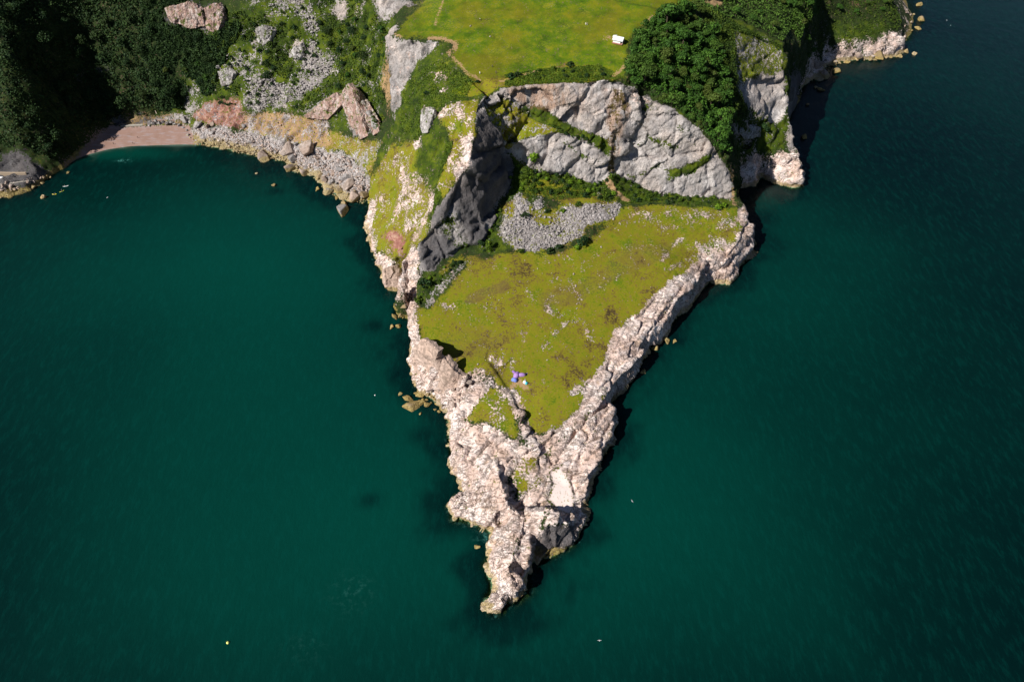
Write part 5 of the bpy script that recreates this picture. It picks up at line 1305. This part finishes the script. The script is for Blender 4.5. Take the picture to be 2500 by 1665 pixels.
# ---------------------------------------------------------------- people
skin = plain('skin', (.50, .30, .22), .6, .3, .05); hairm = plain('hair', (.05, .03, .02), .7)
def skinned(name, pts, edges, rad, mat):
    me = bpy.data.meshes.new(name); me.from_pydata(pts, edges, []); me.materials.append(mat)
    o = bpy.data.objects.new(name, me); col.objects.link(o)
    md = o.modifiers.new('skin', 'SKIN'); sl = me.skin_vertices[0].data
    for i, r_ in enumerate(rad): sl[i].radius = (r_, r_)
    sl[0].use_root = True
    sb = o.modifiers.new('sub', 'SUBSURF'); sb.levels = 1; sb.render_levels = 1
    dg = bpy.context.evaluated_depsgraph_get(); me2 = bpy.data.meshes.new_from_object(o.evaluated_get(dg)); me2.name = name
    bpy.data.objects.remove(o, do_unlink=True); return me2
def person_mesh(sit=False, arms=.25):
    P_ = [(0,0,.95),(0,0,1.15),(0,0,1.40),(0,0,1.52),(0,-.01,1.62),(0,-.02,1.72)]; E = [(0,1),(1,2),(2,3),(3,4),(4,5)]; R_ = [.15,.13,.15,.06,.10,.085]
    for s in (-1, 1):
        i = len(P_)
        P_ += [(s*.19,0,1.42),(s*(.22+arms*.3),-.02,1.15),(s*(.24+arms*.5),-.12,.90),(s*(.24+arms*.55),-.15,.80)]; E += [(2,i),(i,i+1),(i+1,i+2),(i+2,i+3)]; R_ += [.065,.05,.04,.03]
        for k, o_ in enumerate((-.03, -.01, .01, .03)):
            P_.append((s*(.24+arms*.58)+o_*.6, -.16+o_, .71-.01*(k % 2))); E.append((i+3, len(P_)-1)); R_.append(.011)
        P_.append((s*(.24+arms*.45)-s*.02, -.20, .77)); E.append((i+3, len(P_)-1)); R_.append(.013)
        i = len(P_)
        if sit: P_ += [(s*.10,-.02,.88),(s*.14,-.45,.95),(s*.13,-.80,.62),(s*.13,-.95,.60)]
        else: P_ += [(s*.10,0,.88),(s*.11,-.02,.50),(s*.11,.02,.08),(s*.12,-.14,.03)]
        E += [(0,i),(i,i+1),(i+1,i+2),(i+2,i+3)]; R_ += [.10,.07,.045,.035]
    return P_, E, R_
def shell(P_, E, R_, pick, grow):
    m_ = {k: i for i, k in enumerate(pick)}
    return [P_[k] for k in pick], [(m_[a], m_[b]) for a, b in E if a in m_ and b in m_], [R_[k] + grow for k in pick]
PA, PE, PR = person_mesh(); SA, SE, SR = person_mesh(True, .8)
body_st = skinned('body', PA, PE, PR, skin); body_si = skinned('body', SA, SE, SR, skin)
nA = 6; arm2 = nA + 4 + 5; leg1 = arm2; 
def idxs(P_):
    # torso 0..2, arm starts at 6, leg starts at 15, second arm 19, second leg 28
    return dict(shirt=[0,1,2,6,7,19,20], trousers=[0,15,16,17,28,29,30])
def clothes(P_, E, R_, which, mat, grow=.018):
    return skinned(which, *shell(P_, E, R_, idxs(P_)[which], grow), mat)
hair_me = mesh_of('hair', [((rock_shape(I1[0], 5, 3, .02, 1) * .112 + np.array([0, .015, 1.70])).tolist(), I1[1].tolist())], hairm, True)
def person(x, y, z, rz, label, shirt, trousers, sit=False, group=None):
    P_, E, R_ = (SA, SE, SR) if sit else (PA, PE, PR)
    e = tag(link('person', None, loc=(x, y, z - (.78 if sit else 0)), rot=(0, 0, rz)), label, 'person', group)
    link('body', body_si if sit else body_st, e)
    link('shirt', clothes(P_, E, R_, 'shirt', shirt), e); link('trousers', clothes(P_, E, R_, 'trousers', trousers), e); link('hair', hair_me, e)
    return e
dkb = plain('dark_cloth_blue', (.03, .04, .07)); grn = plain('olive_cloth', (.08, .09, .04)); red_ = plain('red_cloth', (.5, .05, .05))
K9 = .9416
for fx, fy, lab, a, b in [(1430,62,'left one of the two people in white standing together on the meadow',whi,whi),(1433.5,62.5,'right one of the two people in white standing together on the meadow',whi,whi),(1172,51,'person in a pale top standing alone at the far left of the meadow',whi,grn),
    (1171.5,181,'person in a white top at the lower left of the meadow',whi,whi),(1202,165,'person in a green top walking on the lower left of the meadow',grn,dkb),(1211,180,'person in dark clothes at the lower edge of the meadow',dkb,dkb),
    (278,353,'person in dark clothes near the water on the left of the beach',dkb,dkb),(325,352,'person in dark clothes near the water in the middle of the beach',dkb,dkb),(337,338,'person in dark clothes higher up on the beach',grn,dkb)]:
    h = hit(fx * K9, fy * K9); person(h.x, h.y, ground(h.x, h.y), random.uniform(0, 6), lab, a, b)
# kayaks and a paddle board by the left promontory
yel = plain('yellow_plastic', (.85, .72, .06), .35, .5, .05); lim = plain('lime_plastic', (.62, .72, .10), .35, .5, .05)
def hull(L, W, Hh, n=16):
    v, f = [], []
    for i in range(n + 1):
        t = i / n; e = max(.02, math.sin(math.pi * t)) ** .6; x = (t - .5) * L; up = .18 * (2 * t - 1) ** 4
        for yy, zz in ((0, -.5), (-.8, -.2), (-1, .4), (-.5, .62), (0, .68), (.5, .62), (1, .4), (.8, -.2)): v.append((x, yy * W / 2 * e, zz * Hh * (.4 + .6 * e) + up))
    for i in range(n):
        for j in range(8): a = i * 8 + j; b = i * 8 + (j + 1) % 8; f.append((a, b, b + 8, a + 8))
    f += [tuple(range(7, -1, -1)), tuple(range(n * 8, n * 8 + 8))]
    return v, f
for fx, fy, m_, lab, rz, nm, cat in [(133,475,yel,'yellow kayak left of the lime one by the promontory',.1,'kayak','kayak'),(151,468,lim,'lime yellow kayak between the yellow kayak and the white board',.7,'kayak','kayak'),(160.7,455.3,whi,'long white paddle board by the left promontory',.3,'paddle_board','paddle board')]:
    h = at(fx * K9, fy * K9, 0)
    k = tag(link(nm, None, loc=(h[0], h[1], .05), rot=(0, 0, rz)), lab, cat)
    if nm == 'kayak':
        link('hull', mesh_of('hull', [hull(3.4, .85, .34)], m_, True), k); link('cockpit', mesh_of('cockpit', [box(-.75, -.26, .2, .35, .26, .245)], dk), k)
        person(h[0], h[1], .2, rz + 1.57, ('paddler in a dark top sitting in the yellow kayak' if m_ is yel else 'paddler in a red top sitting in the lime kayak'), dkb if m_ is yel else red_, dkb, True)
        p_ = tag(link('paddle', None, loc=(h[0], h[1], .75), rot=(.2, 0, rz + 1.2)), 'double bladed paddle held across the ' + ('yellow' if m_ is yel else 'lime') + ' kayak', 'paddle')
        link('shaft', mesh_of('shaft', [box(-1.0, -.02, -.02, 1.0, .02, .02)], drk), p_)
        for s in (-1, 1): link('blade', mesh_of('blade', [box(s * 1.15 - .17, -.08, -.012, s * 1.15 + .17, .08, .012)], whi), p_)
    else:
        link('deck', mesh_of('deck', [hull(4.2, .85, .16)], m_, True), k); link('fin', mesh_of('fin', [box(-1.7, -.02, -.3, -1.45, .02, -.05)], drk), k)
        person(h[0] - .3, h[1] - .1, .1, rz + 1.57, 'person in dark swimwear standing on the white paddle board', dkb, dkb)
# buoys and gulls on the sea
def buoy(px, py, r_, m_, lab):
    h = at(px, py, 0); b = tag(link('buoy', None, loc=(h[0], h[1], r_ * .25)), lab, 'buoy')
    link('float', mesh_of('float', [((I3[0] * r_).tolist(), I3[1].tolist())], m_, True), b)
    link('ring', mesh_of('ring', [tube([(0, 0, r_ * .9), (0, 0, r_ * 1.3)], [r_ * .18, r_ * .12])], drk), b)
buoy(556.5 * K9, 1568.5 * K9, .62, plain('buoy_yellow', (.9, .9, .25), .4, .4, .02), 'yellow buoy floating alone at the lower left')
buoy(915.5 * K9, 965 * K9, .36, whi, 'small white buoy in the water left of the yellow rocks')
gm = plain('gull_feathers', (.8, .8, .8), .7); gw = plain('gull_wing', (.38, .40, .42), .7)
gb = mesh_of('body', [tube([(0, -.22, .1), (0, -.12, .14), (0, .05, .15), (0, .16, .2), (0, .26, .26)], [.03, .10, .11, .07, .02], 8)], gm, True)
gbv = [(x, y, z) for x, y, z in [(0,-.05,.16),(.25,.08,.22),(.65,-.02,.18),(.3,-.14,.19),(0,-.16,.15)]]
def wing_mesh(s):
    top = [(s * x, y, z + .015) for x, y, z in gbv]; bot = [(s * x, y, z - .015) for x, y, z in gbv]
    return mesh_of('wing', [(top + bot, [(0,1,2,3,4),(9,8,7,6,5)] + [(i, (i + 1) % 5, 5 + (i + 1) % 5, 5 + i) for i in range(5)])], gw)
WG = [wing_mesh(1), wing_mesh(-1)]
for px, py, lab in [(2176,48,'upper white gull near the top right corner'),(2185,60,'larger white gull below the first near the top right corner'),
    (1453,1152,'gull on the water right of the nose'),(1378,1472,'gull on the water at the bottom below the point'),(247,455,'gull on the bay near the beach')]:
    h = at(px, py, 0); g = tag(link('gull', None, loc=(h[0], h[1], -.02), rot=(0, 0, random.uniform(0, 6)), scale=(1.5, 1.5, 1.5)), lab, 'gull')
    link('body', gb, g)
    for w_ in WG: link('wing', w_, g)
